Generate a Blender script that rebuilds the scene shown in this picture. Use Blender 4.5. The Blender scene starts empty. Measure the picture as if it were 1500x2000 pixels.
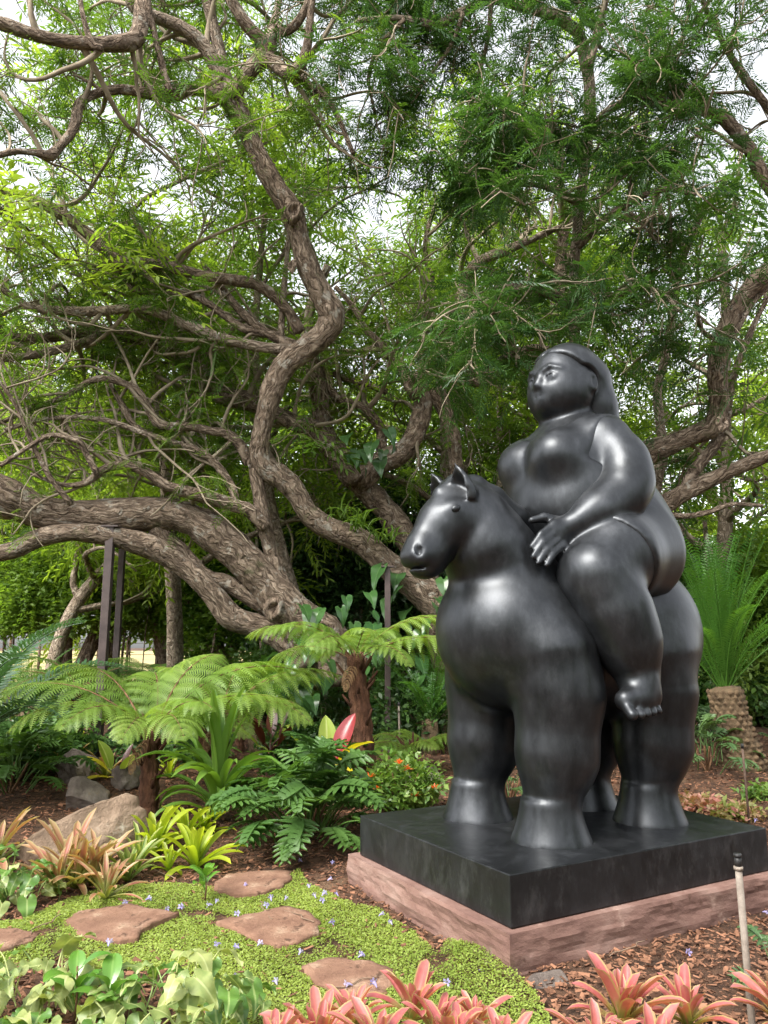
import bpy, bmesh, math, random
import numpy as np
from mathutils import Vector, Matrix, noise as mnoise

S = bpy.context.scene
C = S.collection
PI = math.pi

# ---------------------------------------------------------------- camera
PITCH = math.radians(10.0)
CAMZ = 1.6
cam_data = bpy.data.cameras.new('camera')
cam = bpy.data.objects.new('camera', cam_data)
C.objects.link(cam)
cam.location = (0, 0, CAMZ)
cam.rotation_euler = (PI / 2 + PITCH, 0, 0)
cam_data.sensor_fit = 'VERTICAL'
cam_data.sensor_height = 32.0
cam_data.lens = 1500.0 / 2000.0 * 32.0
cam_data.clip_end = 2000
cam_data.clip_start = 0.05
S.camera = cam

# ---------------------------------------------------------------- sky and sun: bright thin overcast, sun high behind the trees
SUN_EL, SUN_ROT = math.radians(50), math.radians(222)
W = bpy.data.worlds.new('World')
S.world = W
W.use_nodes = True
wn = W.node_tree.nodes
wl = W.node_tree.links
bgn = wn['Background']
sky = wn.new('ShaderNodeTexSky')
sky.sky_type = 'NISHITA'
sky.sun_disc = False
sky.sun_elevation = SUN_EL
sky.sun_rotation = SUN_ROT
sky.air_density = 1.0
sky.dust_density = 3.0
sky.ozone_density = 1.0
hs = wn.new('ShaderNodeHueSaturation')
hs.inputs['Saturation'].default_value = 0.16          # a thin even cloud layer takes most of the blue out
hs.inputs['Value'].default_value = 1.0
wl.new(sky.outputs['Color'], hs.inputs['Color'])
wl.new(hs.outputs['Color'], bgn.inputs['Color'])
bgn.inputs['Strength'].default_value = 0.15

sun_data = bpy.data.lights.new('sun', 'SUN')
sun_data.energy = 1.4
sun_data.angle = math.radians(28)
sun_data.color = (1.0, 0.95, 0.86)
sun = bpy.data.objects.new('sun', sun_data)
C.objects.link(sun)
sdir = Vector((math.sin(SUN_ROT) * math.cos(SUN_EL), math.cos(SUN_ROT) * math.cos(SUN_EL), math.sin(SUN_EL)))
sun.rotation_euler = sdir.to_track_quat('Z', 'Y').to_euler()
sun.location = (8, 12, 30)

S.view_settings.view_transform = 'Standard'
S.view_settings.look = 'None'
S.view_settings.gamma = 1.0
S.view_settings.use_curve_mapping = False
S.view_settings.exposure = 1.85
S.render.engine = 'CYCLES'
cy = S.cycles
cy.use_denoising = True
cy.use_adaptive_sampling = True
cy.adaptive_threshold = 0.02
cy.max_bounces = 7
cy.diffuse_bounces = 3
cy.glossy_bounces = 3
cy.transmission_bounces = 4
cy.transparent_max_bounces = 4
cy.caustics_reflective = False
cy.caustics_refractive = False
cy.sample_clamp_indirect = 6.0

# ---------------------------------------------------------------- where a point seen in the photograph stands in the garden
FPX = 1500.0
CAM = np.array([0, 0, CAMZ])
FW = np.array([0, math.cos(PITCH), math.sin(PITCH)])
UP = np.array([0, -math.sin(PITCH), math.cos(PITCH)])
RT = np.array([1.0, 0, 0])


def ray(u, v):
    return FW + RT * (u - 750) / FPX + UP * (1000 - v) / FPX


def at(u, v, Y):
    d = ray(u, v)
    return CAM + d * (Y / d[1])


def px(w, Y):
    "width in metres of w pixels at distance Y"
    return w / FPX * Y * 1.02


def gz(x, y):
    "height of the ground: level lawn, then a bank that rises gently under the trees"
    t = min(max(y - 6.0, 0.0), 12.0)
    return 0.05 * t + 0.012 * math.sin(x * 2.1 + y * 1.3) + 0.010 * math.sin(x * 4.7 - y * 3.1)


def G(u, v):
    "ground point under a pixel"
    d = ray(u, v)
    t = 3.0
    for _ in range(400):
        q = CAM + d * t
        h = q[2] - gz(q[0], q[1])
        if h < 0.002:
            break
        t += max(h * 0.8, 0.002)
    return CAM + d * t


rng = np.random.default_rng(7)
RND = random.Random(11)


# ---------------------------------------------------------------- objects
def tag(o, label=None, cat=None, group=None, kind=None):
    if label: o['label'] = label
    if cat: o['category'] = cat
    if group: o['group'] = group
    if kind: o['kind'] = kind
    return o


def empty(name, loc, rz=0.0, label=None, cat=None, group=None):
    o = bpy.data.objects.new(name, None)
    o.empty_display_size = 0.1
    C.objects.link(o)
    o.location = tuple(float(c) for c in loc)
    o.rotation_euler = (0, 0, rz)
    return tag(o, label, cat, group)


def link(name, me, parent=None, loc=None, rot=None, scale=None):
    o = bpy.data.objects.new(name, me)
    C.objects.link(o)
    if parent is not None: o.parent = parent
    if loc is not None: o.location = tuple(float(c) for c in loc)
    if rot is not None: o.rotation_euler = rot
    if scale is not None: o.scale = (scale,) * 3 if isinstance(scale, (int, float)) else scale
    return o


def mesh_np(name, V, F, mat, smooth=True, uv=None, rnd=None, mats=None, midx=None):
    """mesh from arrays: V (n,3); F (m,4) quads or (m,3) tris; uv (n,2) per vertex; rnd (n,) a per-leaf random number"""
    V = np.asarray(V, np.float32)
    F = np.asarray(F, np.int32)
    me = bpy.data.meshes.new(name)
    k = F.shape[1]
    me.vertices.add(len(V))
    me.vertices.foreach_set('co', V.ravel())
    me.loops.add(F.size)
    me.loops.foreach_set('vertex_index', F.ravel())
    me.polygons.add(len(F))
    me.polygons.foreach_set('loop_start', np.arange(0, F.size, k, dtype=np.int32))
    me.polygons.foreach_set('loop_total', np.full(len(F), k, np.int32))
    if smooth:
        me.polygons.foreach_set('use_smooth', np.ones(len(F), bool))
    if midx is not None:
        me.polygons.foreach_set('material_index', np.asarray(midx, np.int32))
    if uv is not None:
        l = me.uv_layers.new(name='UVMap')
        l.data.foreach_set('uv', np.asarray(uv, np.float32)[F.ravel()].ravel())
    if rnd is not None:
        a = me.attributes.new('rnd', 'FLOAT', 'POINT')
        a.data.foreach_set('value', np.asarray(rnd, np.float32))
    for m in (mats or [mat]):
        me.materials.append(m)
    me.update(calc_edges=True)
    return me


class MB:
    "collects shapes of quads with uv into one mesh"

    def __init__(self):
        self.V, self.F, self.UV, self.R, self.M = [], [], [], [], []
        self.n = 0

    def add(self, V, F, uv=None, rnd=0.5, mi=0):
        V = np.asarray(V, float).reshape(-1, 3)
        F = np.asarray(F, int).reshape(-1, 4)
        self.V.append(V)
        self.F.append(F + self.n)
        self.UV.append(np.zeros((len(V), 2)) if uv is None else np.asarray(uv, float))
        self.R.append(np.full(len(V), rnd) if np.isscalar(rnd) else np.asarray(rnd))
        self.M.append(np.full(len(F), mi))
        self.n += len(V)
        return self

    def mesh(self, name, mat, smooth=True, mats=None):
        return mesh_np(name, np.concatenate(self.V), np.concatenate(self.F), mat, smooth, np.concatenate(self.UV),
                       np.concatenate(self.R), mats, np.concatenate(self.M) if mats else None)

    def build(self, name, mat, parent=None, smooth=True, mats=None, **k):
        return link(name, self.mesh(name, mat, smooth, mats), parent, **k)


def tube(P, R, seg=8, cap=True, rough=0.0, lump=0.0, seed=0, rv=1.0):
    """swept tube along points P with radii R; rough = bark relief as a share of the radius; returns V, F, UV"""
    P = np.asarray(P, float)
    R = np.asarray(R, float)
    n = len(P)
    T = np.gradient(P, axis=0)
    T /= np.linalg.norm(T, axis=1)[:, None] + 1e-9
    ref = np.array([0, 0, 1.0]) if abs(T[0][2]) < 0.8 else np.array([1.0, 0, 0])
    A = np.cross(T[0], ref)
    A /= np.linalg.norm(A)
    L = np.concatenate([[0], np.cumsum(np.linalg.norm(np.diff(P, axis=0), axis=1))])
    th = np.arange(seg + 1) / seg * 2 * PI
    V = np.zeros((n, seg + 1, 3))
    UV = np.zeros((n, seg + 1, 2))
    r0 = np.random.default_rng(seed)
    ph = r0.uniform(0, 6.28, 8)
    for i in range(n):
        A = A - T[i] * (A @ T[i])
        A /= np.linalg.norm(A) + 1e-9
        B = np.cross(T[i], A)
        rr = R[i] * np.ones(seg + 1)
        if rough or lump:
            l = L[i]
            rr = rr * (1 + lump * (np.sin(2 * th + ph[0] + l * 1.3) * .5 + np.sin(3 * th + ph[1] - l * 2.1) * .35 + .5 * math.sin(l * 4.3 + ph[2]) + .35 * math.sin(l * 9.1 + ph[3]))
                       + rough * (np.sin(9 * th + ph[4] + 1.5 * math.sin(l * 3)) * .5 + np.sin(14 * th + ph[5] + 2 * math.sin(l * 5 + 1)) * .4))
            rr[-1] = rr[0]
        V[i] = P[i] + np.outer(np.cos(th) * rr, A) + np.outer(np.sin(th) * rr, B)
        UV[i, :, 0] = th / (2 * PI) * 2 * PI * np.mean(R) * rv
        UV[i, :, 1] = L[i] * rv
    F = []
    for i in range(n - 1):
        a = i * (seg + 1)
        b = a + seg + 1
        for j in range(seg):
            F.append((a + j, a + j + 1, b + j + 1, b + j))
    V = V.reshape(-1, 3)
    UV = UV.reshape(-1, 2)
    if cap:
        for e, flip in ((0, True), (n - 1, False)):
            c = len(V)
            V = np.vstack([V, P[e] + T[e] * (R[e] * 0.35 * (-1 if flip else 1))])
            UV = np.vstack([UV, UV[e * (seg + 1)]])
            a = e * (seg + 1)
            for j in range(0, seg, 2):
                q = (a + j, a + j + 1, a + min(j + 2, seg), c)
                F.append(q[::-1] if flip else q)
    return V, np.array(F), UV


def spline(P, k=6):
    "Catmull-Rom through the rows of P (any columns)"
    P = np.asarray(P, float)
    Q = np.vstack([2 * P[0] - P[1], P, 2 * P[-1] - P[-2]])
    out = []
    for i in range(1, len(Q) - 2):
        p0, p1, p2, p3 = Q[i - 1], Q[i], Q[i + 1], Q[i + 2]
        for t in np.arange(k) / k:
            out.append(.5 * ((2 * p1) + (-p0 + p2) * t + (2 * p0 - 5 * p1 + 4 * p2 - p3) * t * t + (-p0 + 3 * p1 - 3 * p2 + p3) * t ** 3))
    out.append(P[-1])
    return np.array(out)


def scatter(tmpls, mats, rnd, pick=None):
    "bake copies of the template shapes (V, F quads) through 4x4 matrices: one mesh of thousands of leaves"
    Vs, Fs, Rs, n = [], [], [], 0
    mats = np.asarray(mats)
    if pick is None:
        pick = np.arange(len(mats)) % len(tmpls)
    for k, (tv, tf) in enumerate(tmpls):
        idx = np.where(pick == k)[0]
        if not len(idx): continue
        M = mats[idx]
        h = np.c_[tv, np.ones(len(tv))]
        V = np.einsum('kij,nj->kni', M, h)[:, :, :3].reshape(-1, 3)
        F = (tf[None] + (np.arange(len(idx)) * len(tv))[:, None, None]).reshape(-1, 4) + n
        Vs.append(V); Fs.append(F); Rs.append(np.repeat(rnd[idx], len(tv)))
        n += len(V)
    return np.concatenate(Vs), np.concatenate(Fs), np.concatenate(Rs)


def frames(P, X, roll, scale):
    "matrices that put the template's +x along X, its +z roughly up, rolled"
    P = np.asarray(P, float); X = np.asarray(X, float)
    X = X / (np.linalg.norm(X, axis=1)[:, None] + 1e-9)
    up = np.tile(np.array([0, 0, 1.0]), (len(X), 1))
    up[np.abs(X[:, 2]) > 0.95] = (0, 1, 0)
    Yv = np.cross(up, X); Yv /= np.linalg.norm(Yv, axis=1)[:, None] + 1e-9
    Z = np.cross(X, Yv)
    c, s = np.cos(roll)[:, None], np.sin(roll)[:, None]
    Y2 = Yv * c + Z * s
    Z2 = -Yv * s + Z * c
    M = np.zeros((len(P), 4, 4))
    sc = np.asarray(scale)[:, None]
    M[:, :3, 0] = X * sc; M[:, :3, 1] = Y2 * sc; M[:, :3, 2] = Z2 * sc; M[:, :3, 3] = P; M[:, 3, 3] = 1
    return M


# ---------------------------------------------------------------- materials
def newmat(name):
    m = bpy.data.materials.new(name)
    m.use_nodes = True
    nt = m.node_tree
    return m, nt, nt.nodes['Principled BSDF'], nt.nodes['Material Output']


def N(nt, typ, **inp):
    n = nt.nodes.new(typ)
    for k, v in inp.items():
        key = k.replace('_', ' ')
        if key in n.inputs: n.inputs[key].default_value = v
        else: setattr(n, k, v)
    return n


def ramp(nt, stops):
    r = nt.nodes.new('ShaderNodeValToRGB')
    e = r.color_ramp.elements
    while len(e) < len(stops): e.new(0.5)
    for el, (p, c) in zip(e, stops):
        el.position = p
        el.color = (*c, 1) if len(c) == 3 else c
    return r


def leaf_mat(name, c1, c2, transl=0.45, tcol=None, rough=0.45, spec=0.4, scale=6.0, vein=None, uvgrad=None, margin=None):
    """a leaf: glossy skin, some light passing through; each leaf its own tone between c1 and c2.
    uvgrad: colour stops along the leaf (u = 0 base .. 1 tip); vein: colour of the midrib (v = 0.5)"""
    m, nt, b, out = newmat(name)
    L = nt.links
    at_ = N(nt, 'ShaderNodeAttribute', attribute_name='rnd')
    tc = N(nt, 'ShaderNodeTexCoord')
    no = N(nt, 'ShaderNodeTexNoise', Scale=scale, Detail=3.0)
    L.new(tc.outputs['Object'], no.inputs['Vector'])
    add = N(nt, 'ShaderNodeMath', operation='MULTIPLY_ADD')
    L.new(no.outputs['Fac'], add.inputs[0]); add.inputs[1].default_value = 0.7
    sub = N(nt, 'ShaderNodeMath', operation='SUBTRACT'); L.new(at_.outputs['Fac'], sub.inputs[0]); sub.inputs[1].default_value = 0.35
    oi = N(nt, 'ShaderNodeObjectInfo')
    oa = N(nt, 'ShaderNodeMath', operation='MULTIPLY_ADD'); L.new(oi.outputs['Random'], oa.inputs[0]); oa.inputs[1].default_value = 0.5; oa.inputs[2].default_value = -0.25
    ob = N(nt, 'ShaderNodeMath', operation='ADD'); L.new(sub.outputs[0], ob.inputs[0]); L.new(oa.outputs[0], ob.inputs[1])
    L.new(ob.outputs[0], add.inputs[2])
    rp = ramp(nt, [(0.05, c1), (0.95, c2)])
    L.new(add.outputs[0], rp.inputs['Fac'])
    col = rp.outputs['Color']
    uvn = None
    if uvgrad or vein or margin:
        uvn = N(nt, 'ShaderNodeUVMap'); uvn.uv_map = 'UVMap'
        sep = N(nt, 'ShaderNodeSeparateXYZ'); L.new(uvn.outputs['UV'], sep.inputs[0])
    if uvgrad:
        g = ramp(nt, uvgrad)
        jit = N(nt, 'ShaderNodeMath', operation='MULTIPLY_ADD'); L.new(no.outputs['Fac'], jit.inputs[0]); jit.inputs[1].default_value = 0.35
        s2 = N(nt, 'ShaderNodeMath', operation='SUBTRACT'); L.new(sep.outputs['X'], s2.inputs[0]); s2.inputs[1].default_value = 0.17
        L.new(s2.outputs[0], jit.inputs[2]); L.new(jit.outputs[0], g.inputs['Fac'])
        mx = N(nt, 'ShaderNodeMix', data_type='RGBA'); L.new(g.outputs['Alpha'], mx.inputs['Factor'])
        L.new(col, mx.inputs[6]); L.new(g.outputs['Color'], mx.inputs[7]); col = mx.outputs[2]
    if margin:
        mc, m0, mstr = margin
        d = N(nt, 'ShaderNodeMath', operation='SUBTRACT'); L.new(sep.outputs['Y'], d.inputs[0]); d.inputs[1].default_value = 0.5
        a = N(nt, 'ShaderNodeMath', operation='ABSOLUTE'); L.new(d.outputs[0], a.inputs[0])
        r = ramp(nt, [(m0, (0, 0, 0)), (m0 + .07, (mstr,) * 3)]); L.new(a.outputs[0], r.inputs['Fac'])
        mx = N(nt, 'ShaderNodeMix', data_type='RGBA'); L.new(r.outputs['Color'], mx.inputs['Factor'])
        L.new(col, mx.inputs[6]); mx.inputs[7].default_value = (*mc, 1); col = mx.outputs[2]
    if vein:
        vc, vw, vs = vein
        d = N(nt, 'ShaderNodeMath', operation='SUBTRACT'); L.new(sep.outputs['Y'], d.inputs[0]); d.inputs[1].default_value = 0.5
        a = N(nt, 'ShaderNodeMath', operation='ABSOLUTE'); L.new(d.outputs[0], a.inputs[0])
        r = ramp(nt, [(vw, (vs,) * 3), (vw * 2.5, (0, 0, 0))]); L.new(a.outputs[0], r.inputs['Fac'])
        mx = N(nt, 'ShaderNodeMix', data_type='RGBA'); L.new(r.outputs['Color'], mx.inputs['Factor'])
        L.new(col, mx.inputs[6]); mx.inputs[7].default_value = (*vc, 1); col = mx.outputs[2]
    L.new(col, b.inputs['Base Color'])
    b.inputs['Roughness'].default_value = rough
    b.inputs['Specular IOR Level'].default_value = spec
    if transl > 0:
        tr = N(nt, 'ShaderNodeBsdfTranslucent')
        if tcol is None:
            br = N(nt, 'ShaderNodeMix', data_type='RGBA'); br.blend_type = 'MULTIPLY'; br.inputs['Factor'].default_value = 1.0
            L.new(col, br.inputs[6]); br.inputs[7].default_value = (1.65, 1.65, 0.72, 1)
            L.new(br.outputs[2], tr.inputs['Color'])
        else:
            tr.inputs['Color'].default_value = (*tcol, 1)
        ms = N(nt, 'ShaderNodeMixShader'); ms.inputs[0].default_value = transl
        L.new(b.outputs[0], ms.inputs[1]); L.new(tr.outputs[0], ms.inputs[2]); L.new(ms.outputs[0], out.inputs['Surface'])
    return m


def rough_mat(name, stops, scale=4.0, detail=8.0, rough=0.85, bump=0.3, bscale=30.0, bdist=0.02, coord='Object', stretch=(1, 1, 1), spec=0.25, patch=None, distort=0.0):
    "stone, soil, bark: mottled colour with relief; patch = (colour, scale, threshold) for lichen or stains"
    m, nt, b, out = newmat(name)
    L = nt.links
    if coord == 'UV':
        tc = N(nt, 'ShaderNodeUVMap'); tc.uv_map = 'UVMap'; v = tc.outputs['UV']
    else:
        tc = N(nt, 'ShaderNodeTexCoord'); v = tc.outputs[coord]
    mp = N(nt, 'ShaderNodeMapping'); mp.inputs['Scale'].default_value = stretch
    L.new(v, mp.inputs['Vector'])
    n1 = N(nt, 'ShaderNodeTexNoise', Scale=scale, Detail=detail, Roughness=0.62, Distortion=distort); L.new(mp.outputs[0], n1.inputs['Vector'])
    r = ramp(nt, stops); L.new(n1.outputs['Fac'], r.inputs['Fac'])
    col = r.outputs['Color']
    if patch:
        for pc, ps, pt in (patch if isinstance(patch, list) else [patch]):
            n2 = N(nt, 'ShaderNodeTexNoise', Scale=ps, Detail=6.0, Roughness=0.6); L.new(v, n2.inputs['Vector'])
            r2 = ramp(nt, [(pt, (0, 0, 0)), (min(pt + .08, 1), (1, 1, 1))]); L.new(n2.outputs['Fac'], r2.inputs['Fac'])
            mx = N(nt, 'ShaderNodeMix', data_type='RGBA'); L.new(r2.outputs['Color'], mx.inputs['Factor'])
            L.new(col, mx.inputs[6]); mx.inputs[7].default_value = (*pc, 1); col = mx.outputs[2]
    L.new(col, b.inputs['Base Color'])
    n3 = N(nt, 'ShaderNodeTexNoise', Scale=bscale, Detail=8.0, Roughness=0.65, Distortion=distort); L.new(mp.outputs[0], n3.inputs['Vector'])
    bp = N(nt, 'ShaderNodeBump', Strength=bump, Distance=bdist); L.new(n3.outputs['Fac'], bp.inputs['Height'])
    L.new(bp.outputs[0], b.inputs['Normal'])
    b.inputs['Roughness'].default_value = rough
    b.inputs['Specular IOR Level'].default_value = spec
    return m


def bark_mat(name, dark, mid, light, plates=(15.0, 2.4), lichen=(0.36, 0.335, 0.28), moss=(0.085, 0.085, 0.04)):
    "fissured bark: long plates parted by dark cracks, flaky mottling, lichen and moss patches; laid along the limb by its UV (metres)"
    m, nt, b, out = newmat(name)
    L = nt.links
    uv = N(nt, 'ShaderNodeUVMap'); uv.uv_map = 'UVMap'
    nw = N(nt, 'ShaderNodeTexNoise', Scale=5.0, Detail=4.0); L.new(uv.outputs['UV'], nw.inputs['Vector'])
    mixv = N(nt, 'ShaderNodeMix', data_type='VECTOR'); mixv.inputs['Factor'].default_value = 0.20; L.new(uv.outputs['UV'], mixv.inputs[4]); L.new(nw.outputs['Color'], mixv.inputs[5])
    mp = N(nt, 'ShaderNodeMapping'); mp.inputs['Scale'].default_value = (plates[0], plates[1], 1); L.new(mixv.outputs[1], mp.inputs['Vector'])
    vo = N(nt, 'ShaderNodeTexVoronoi', feature='DISTANCE_TO_EDGE', Scale=1.6); L.new(mp.outputs[0], vo.inputs['Vector'])
    cr = ramp(nt, [(0.0, (.45, .45, .45)), (0.12, (1, 1, 1))]); L.new(vo.outputs['Distance'], cr.inputs['Fac'])
    mp2 = N(nt, 'ShaderNodeMapping'); mp2.inputs['Scale'].default_value = (14, 5, 1); L.new(mixv.outputs[1], mp2.inputs['Vector'])
    n1 = N(nt, 'ShaderNodeTexNoise', Scale=2.0, Detail=10.0, Roughness=0.68); L.new(mp2.outputs[0], n1.inputs['Vector'])
    r1 = ramp(nt, [(0.34, dark), (0.48, mid), (0.64, light)]); L.new(n1.outputs['Fac'], r1.inputs['Fac'])
    mx = N(nt, 'ShaderNodeMix', data_type='RGBA'); mx.inputs[6].default_value = (*[d * .8 for d in dark], 1); L.new(cr.outputs['Color'], mx.inputs['Factor']); L.new(r1.outputs['Color'], mx.inputs[7])
    col = mx.outputs[2]
    for pc, ps, pt in ((lichen, 4.5, 0.57), (moss, 1.6, 0.60), (lichen, 17.0, 0.64)):
        n2 = N(nt, 'ShaderNodeTexNoise', Scale=ps, Detail=7.0, Roughness=0.65); L.new(uv.outputs['UV'], n2.inputs['Vector'])
        r2 = ramp(nt, [(pt, (0, 0, 0)), (pt + .06, (.8,) * 3)]); L.new(n2.outputs['Fac'], r2.inputs['Fac'])
        m2 = N(nt, 'ShaderNodeMix', data_type='RGBA'); L.new(r2.outputs['Color'], m2.inputs['Factor']); L.new(col, m2.inputs[6]); m2.inputs[7].default_value = (*pc, 1); col = m2.outputs[2]
    L.new(col, b.inputs['Base Color'])
    h = N(nt, 'ShaderNodeMath', operation='MULTIPLY_ADD'); L.new(n1.outputs['Fac'], h.inputs[0]); h.inputs[1].default_value = 1.4; L.new(cr.outputs['Color'], h.inputs[2])
    bp = N(nt, 'ShaderNodeBump', Strength=0.9, Distance=0.035); L.new(h.outputs[0], bp.inputs['Height']); L.new(bp.outputs[0], b.inputs['Normal'])
    b.inputs['Roughness'].default_value = 0.92; b.inputs['Specular IOR Level'].default_value = 0.2
    return m
# ================================================================ statue: a dark bronze rider on a stocky horse
ZT = 0.456
ST_O = np.array([1.148, 5.413, 0.0])
ST_F = np.array([-0.868, -0.496, 0.0])
ST_ROT = math.atan2(ST_F[1], ST_F[0])


def ell(p, c, r):
    q = p - np.asarray(c, np.float32)
    r = np.asarray(r, np.float32)
    k0 = np.linalg.norm(q / r, axis=-1)
    k1 = np.linalg.norm(q / (r * r), axis=-1) + 1e-6
    return k0 * (k0 - 1.0) / k1


def cone(p, a, b, ra, rb, sx=1.0):
    "capsule between a and b whose radius runs from ra to rb"
    a = np.asarray(a, np.float32); b = np.asarray(b, np.float32)
    ab = b - a
    t = np.clip(((p - a) @ ab) / (ab @ ab), 0, 1)
    q = p - (a + t[..., None] * ab)
    return np.linalg.norm(q, axis=-1) - (ra + (rb - ra) * t)


def chain(p, pts, k=0.05):
    d = None
    for (a, ra), (b, rb) in zip(pts[:-1], pts[1:]):
        e = cone(p, a, b, ra, rb)
        d = e if d is None else smin(d, e, k)
    return d


def smin(a, b, k):
    h = np.maximum(k - np.abs(a - b), 0) / k
    return np.minimum(a, b) - h * h * k * 0.25


def smax(a, b, k):
    return -smin(-a, -b, k)


def surf(fn, lo, hi, h):
    "surface-nets mesh of the zero set of fn; space is evaluated only in blocks near the surface"
    lo = np.asarray(lo, float); hi = np.asarray(hi, float)
    nb = 12
    dims = (np.ceil((hi - lo) / h / nb).astype(int)) * nb
    n = dims + 1
    D = np.full(n, 1.0, np.float32)
    bc = np.stack(np.meshgrid(*[np.arange(d // nb) for d in dims], indexing='ij'), -1).reshape(-1, 3)
    cen = (lo + (bc * nb + nb / 2) * h).astype(np.float32)
    dc = fn(cen)
    act = np.abs(dc) < nb * h * 1.35
    for b in bc[dc < 0]:
        s = b * nb
        D[s[0]:s[0] + nb + 1, s[1]:s[1] + nb + 1, s[2]:s[2] + nb + 1] = -1.0
    g = np.stack(np.meshgrid(*[np.arange(nb + 1)] * 3, indexing='ij'), -1)
    ab = bc[act]
    for i in range(0, len(ab), 60):
        ch = ab[i:i + 60]
        P = (lo + (ch[:, None, None, None, :] * nb + g[None]) * h).astype(np.float32)
        v = fn(P.reshape(-1, 3)).reshape(P.shape[:-1])
        for j, b in enumerate(ch):
            s = b * nb
            D[s[0]:s[0] + nb + 1, s[1]:s[1] + nb + 1, s[2]:s[2] + nb + 1] = v[j]
    sg = D < 0
    cnt = np.zeros(dims, np.int8)
    for dx in (0, 1):
        for dy in (0, 1):
            for dz in (0, 1):
                cnt += sg[dx:dx + dims[0], dy:dy + dims[1], dz:dz + dims[2]]
    mix = (cnt > 0) & (cnt < 8)
    ids = np.full(dims, -1, np.int32)
    cells = np.argwhere(mix)
    ids[mix] = np.arange(len(cells))
    acc = np.zeros((len(cells), 3)); num = np.zeros(len(cells))
    cor = [(0, 0, 0), (1, 0, 0), (0, 1, 0), (1, 1, 0), (0, 0, 1), (1, 0, 1), (0, 1, 1), (1, 1, 1)]
    vals = np.stack([D[cells[:, 0] + c[0], cells[:, 1] + c[1], cells[:, 2] + c[2]] for c in cor], 1)
    for i in range(8):
        for j in range(i + 1, 8):
            df = np.abs(np.array(cor[i]) - np.array(cor[j]))
            if df.sum() != 1: continue
            x = (vals[:, i] < 0) != (vals[:, j] < 0)
            t = np.where(x, vals[:, i] / (vals[:, i] - vals[:, j] + 1e-12), 0)
            pt = np.array(cor[i]) + t[:, None] * (np.array(cor[j]) - np.array(cor[i]))
            acc += pt * x[:, None]; num += x
    V = lo + (cells + acc / num[:, None]) * h
    Fs = []
    for ax in range(3):
        o1, o2 = [(1, 2), (2, 0), (0, 1)][ax]
        sl0 = [slice(1, -1)] * 3; sl1 = [slice(1, -1)] * 3
        sl0[ax] = slice(0, -1); sl1[ax] = slice(1, None)
        a = sg[tuple(sl0)]; b = sg[tuple(sl1)]
        for cond, flip in ((a & ~b, False), (~a & b, True)):
            e = np.argwhere(cond)
            if not len(e): continue
            off = np.array([1, 1, 1]); off[ax] = 0
            e = e + off
            def cid(d1, d2):
                c = e.copy(); c[:, o1] += d1; c[:, o2] += d2
                return ids[c[:, 0], c[:, 1], c[:, 2]]
            q = np.stack([cid(-1, -1), cid(0, -1), cid(0, 0), cid(-1, 0)], 1)
            Fs.append(q[:, ::-1] if flip else q)
    F = np.concatenate(Fs)
    F = F[(F >= 0).all(1)]
    for _ in range(2):                                  # even out the grid
        acc = np.zeros_like(V); num = np.zeros(len(V))
        for i in range(4):
            a, b = F[:, i], F[:, (i + 1) % 4]
            np.add.at(acc, a, V[b]); np.add.at(num, a, 1)
        V = 0.45 * V + 0.55 * acc / np.maximum(num, 1)[:, None]
    return V, F


def f32(*a): return np.array(a, np.float32)


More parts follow.
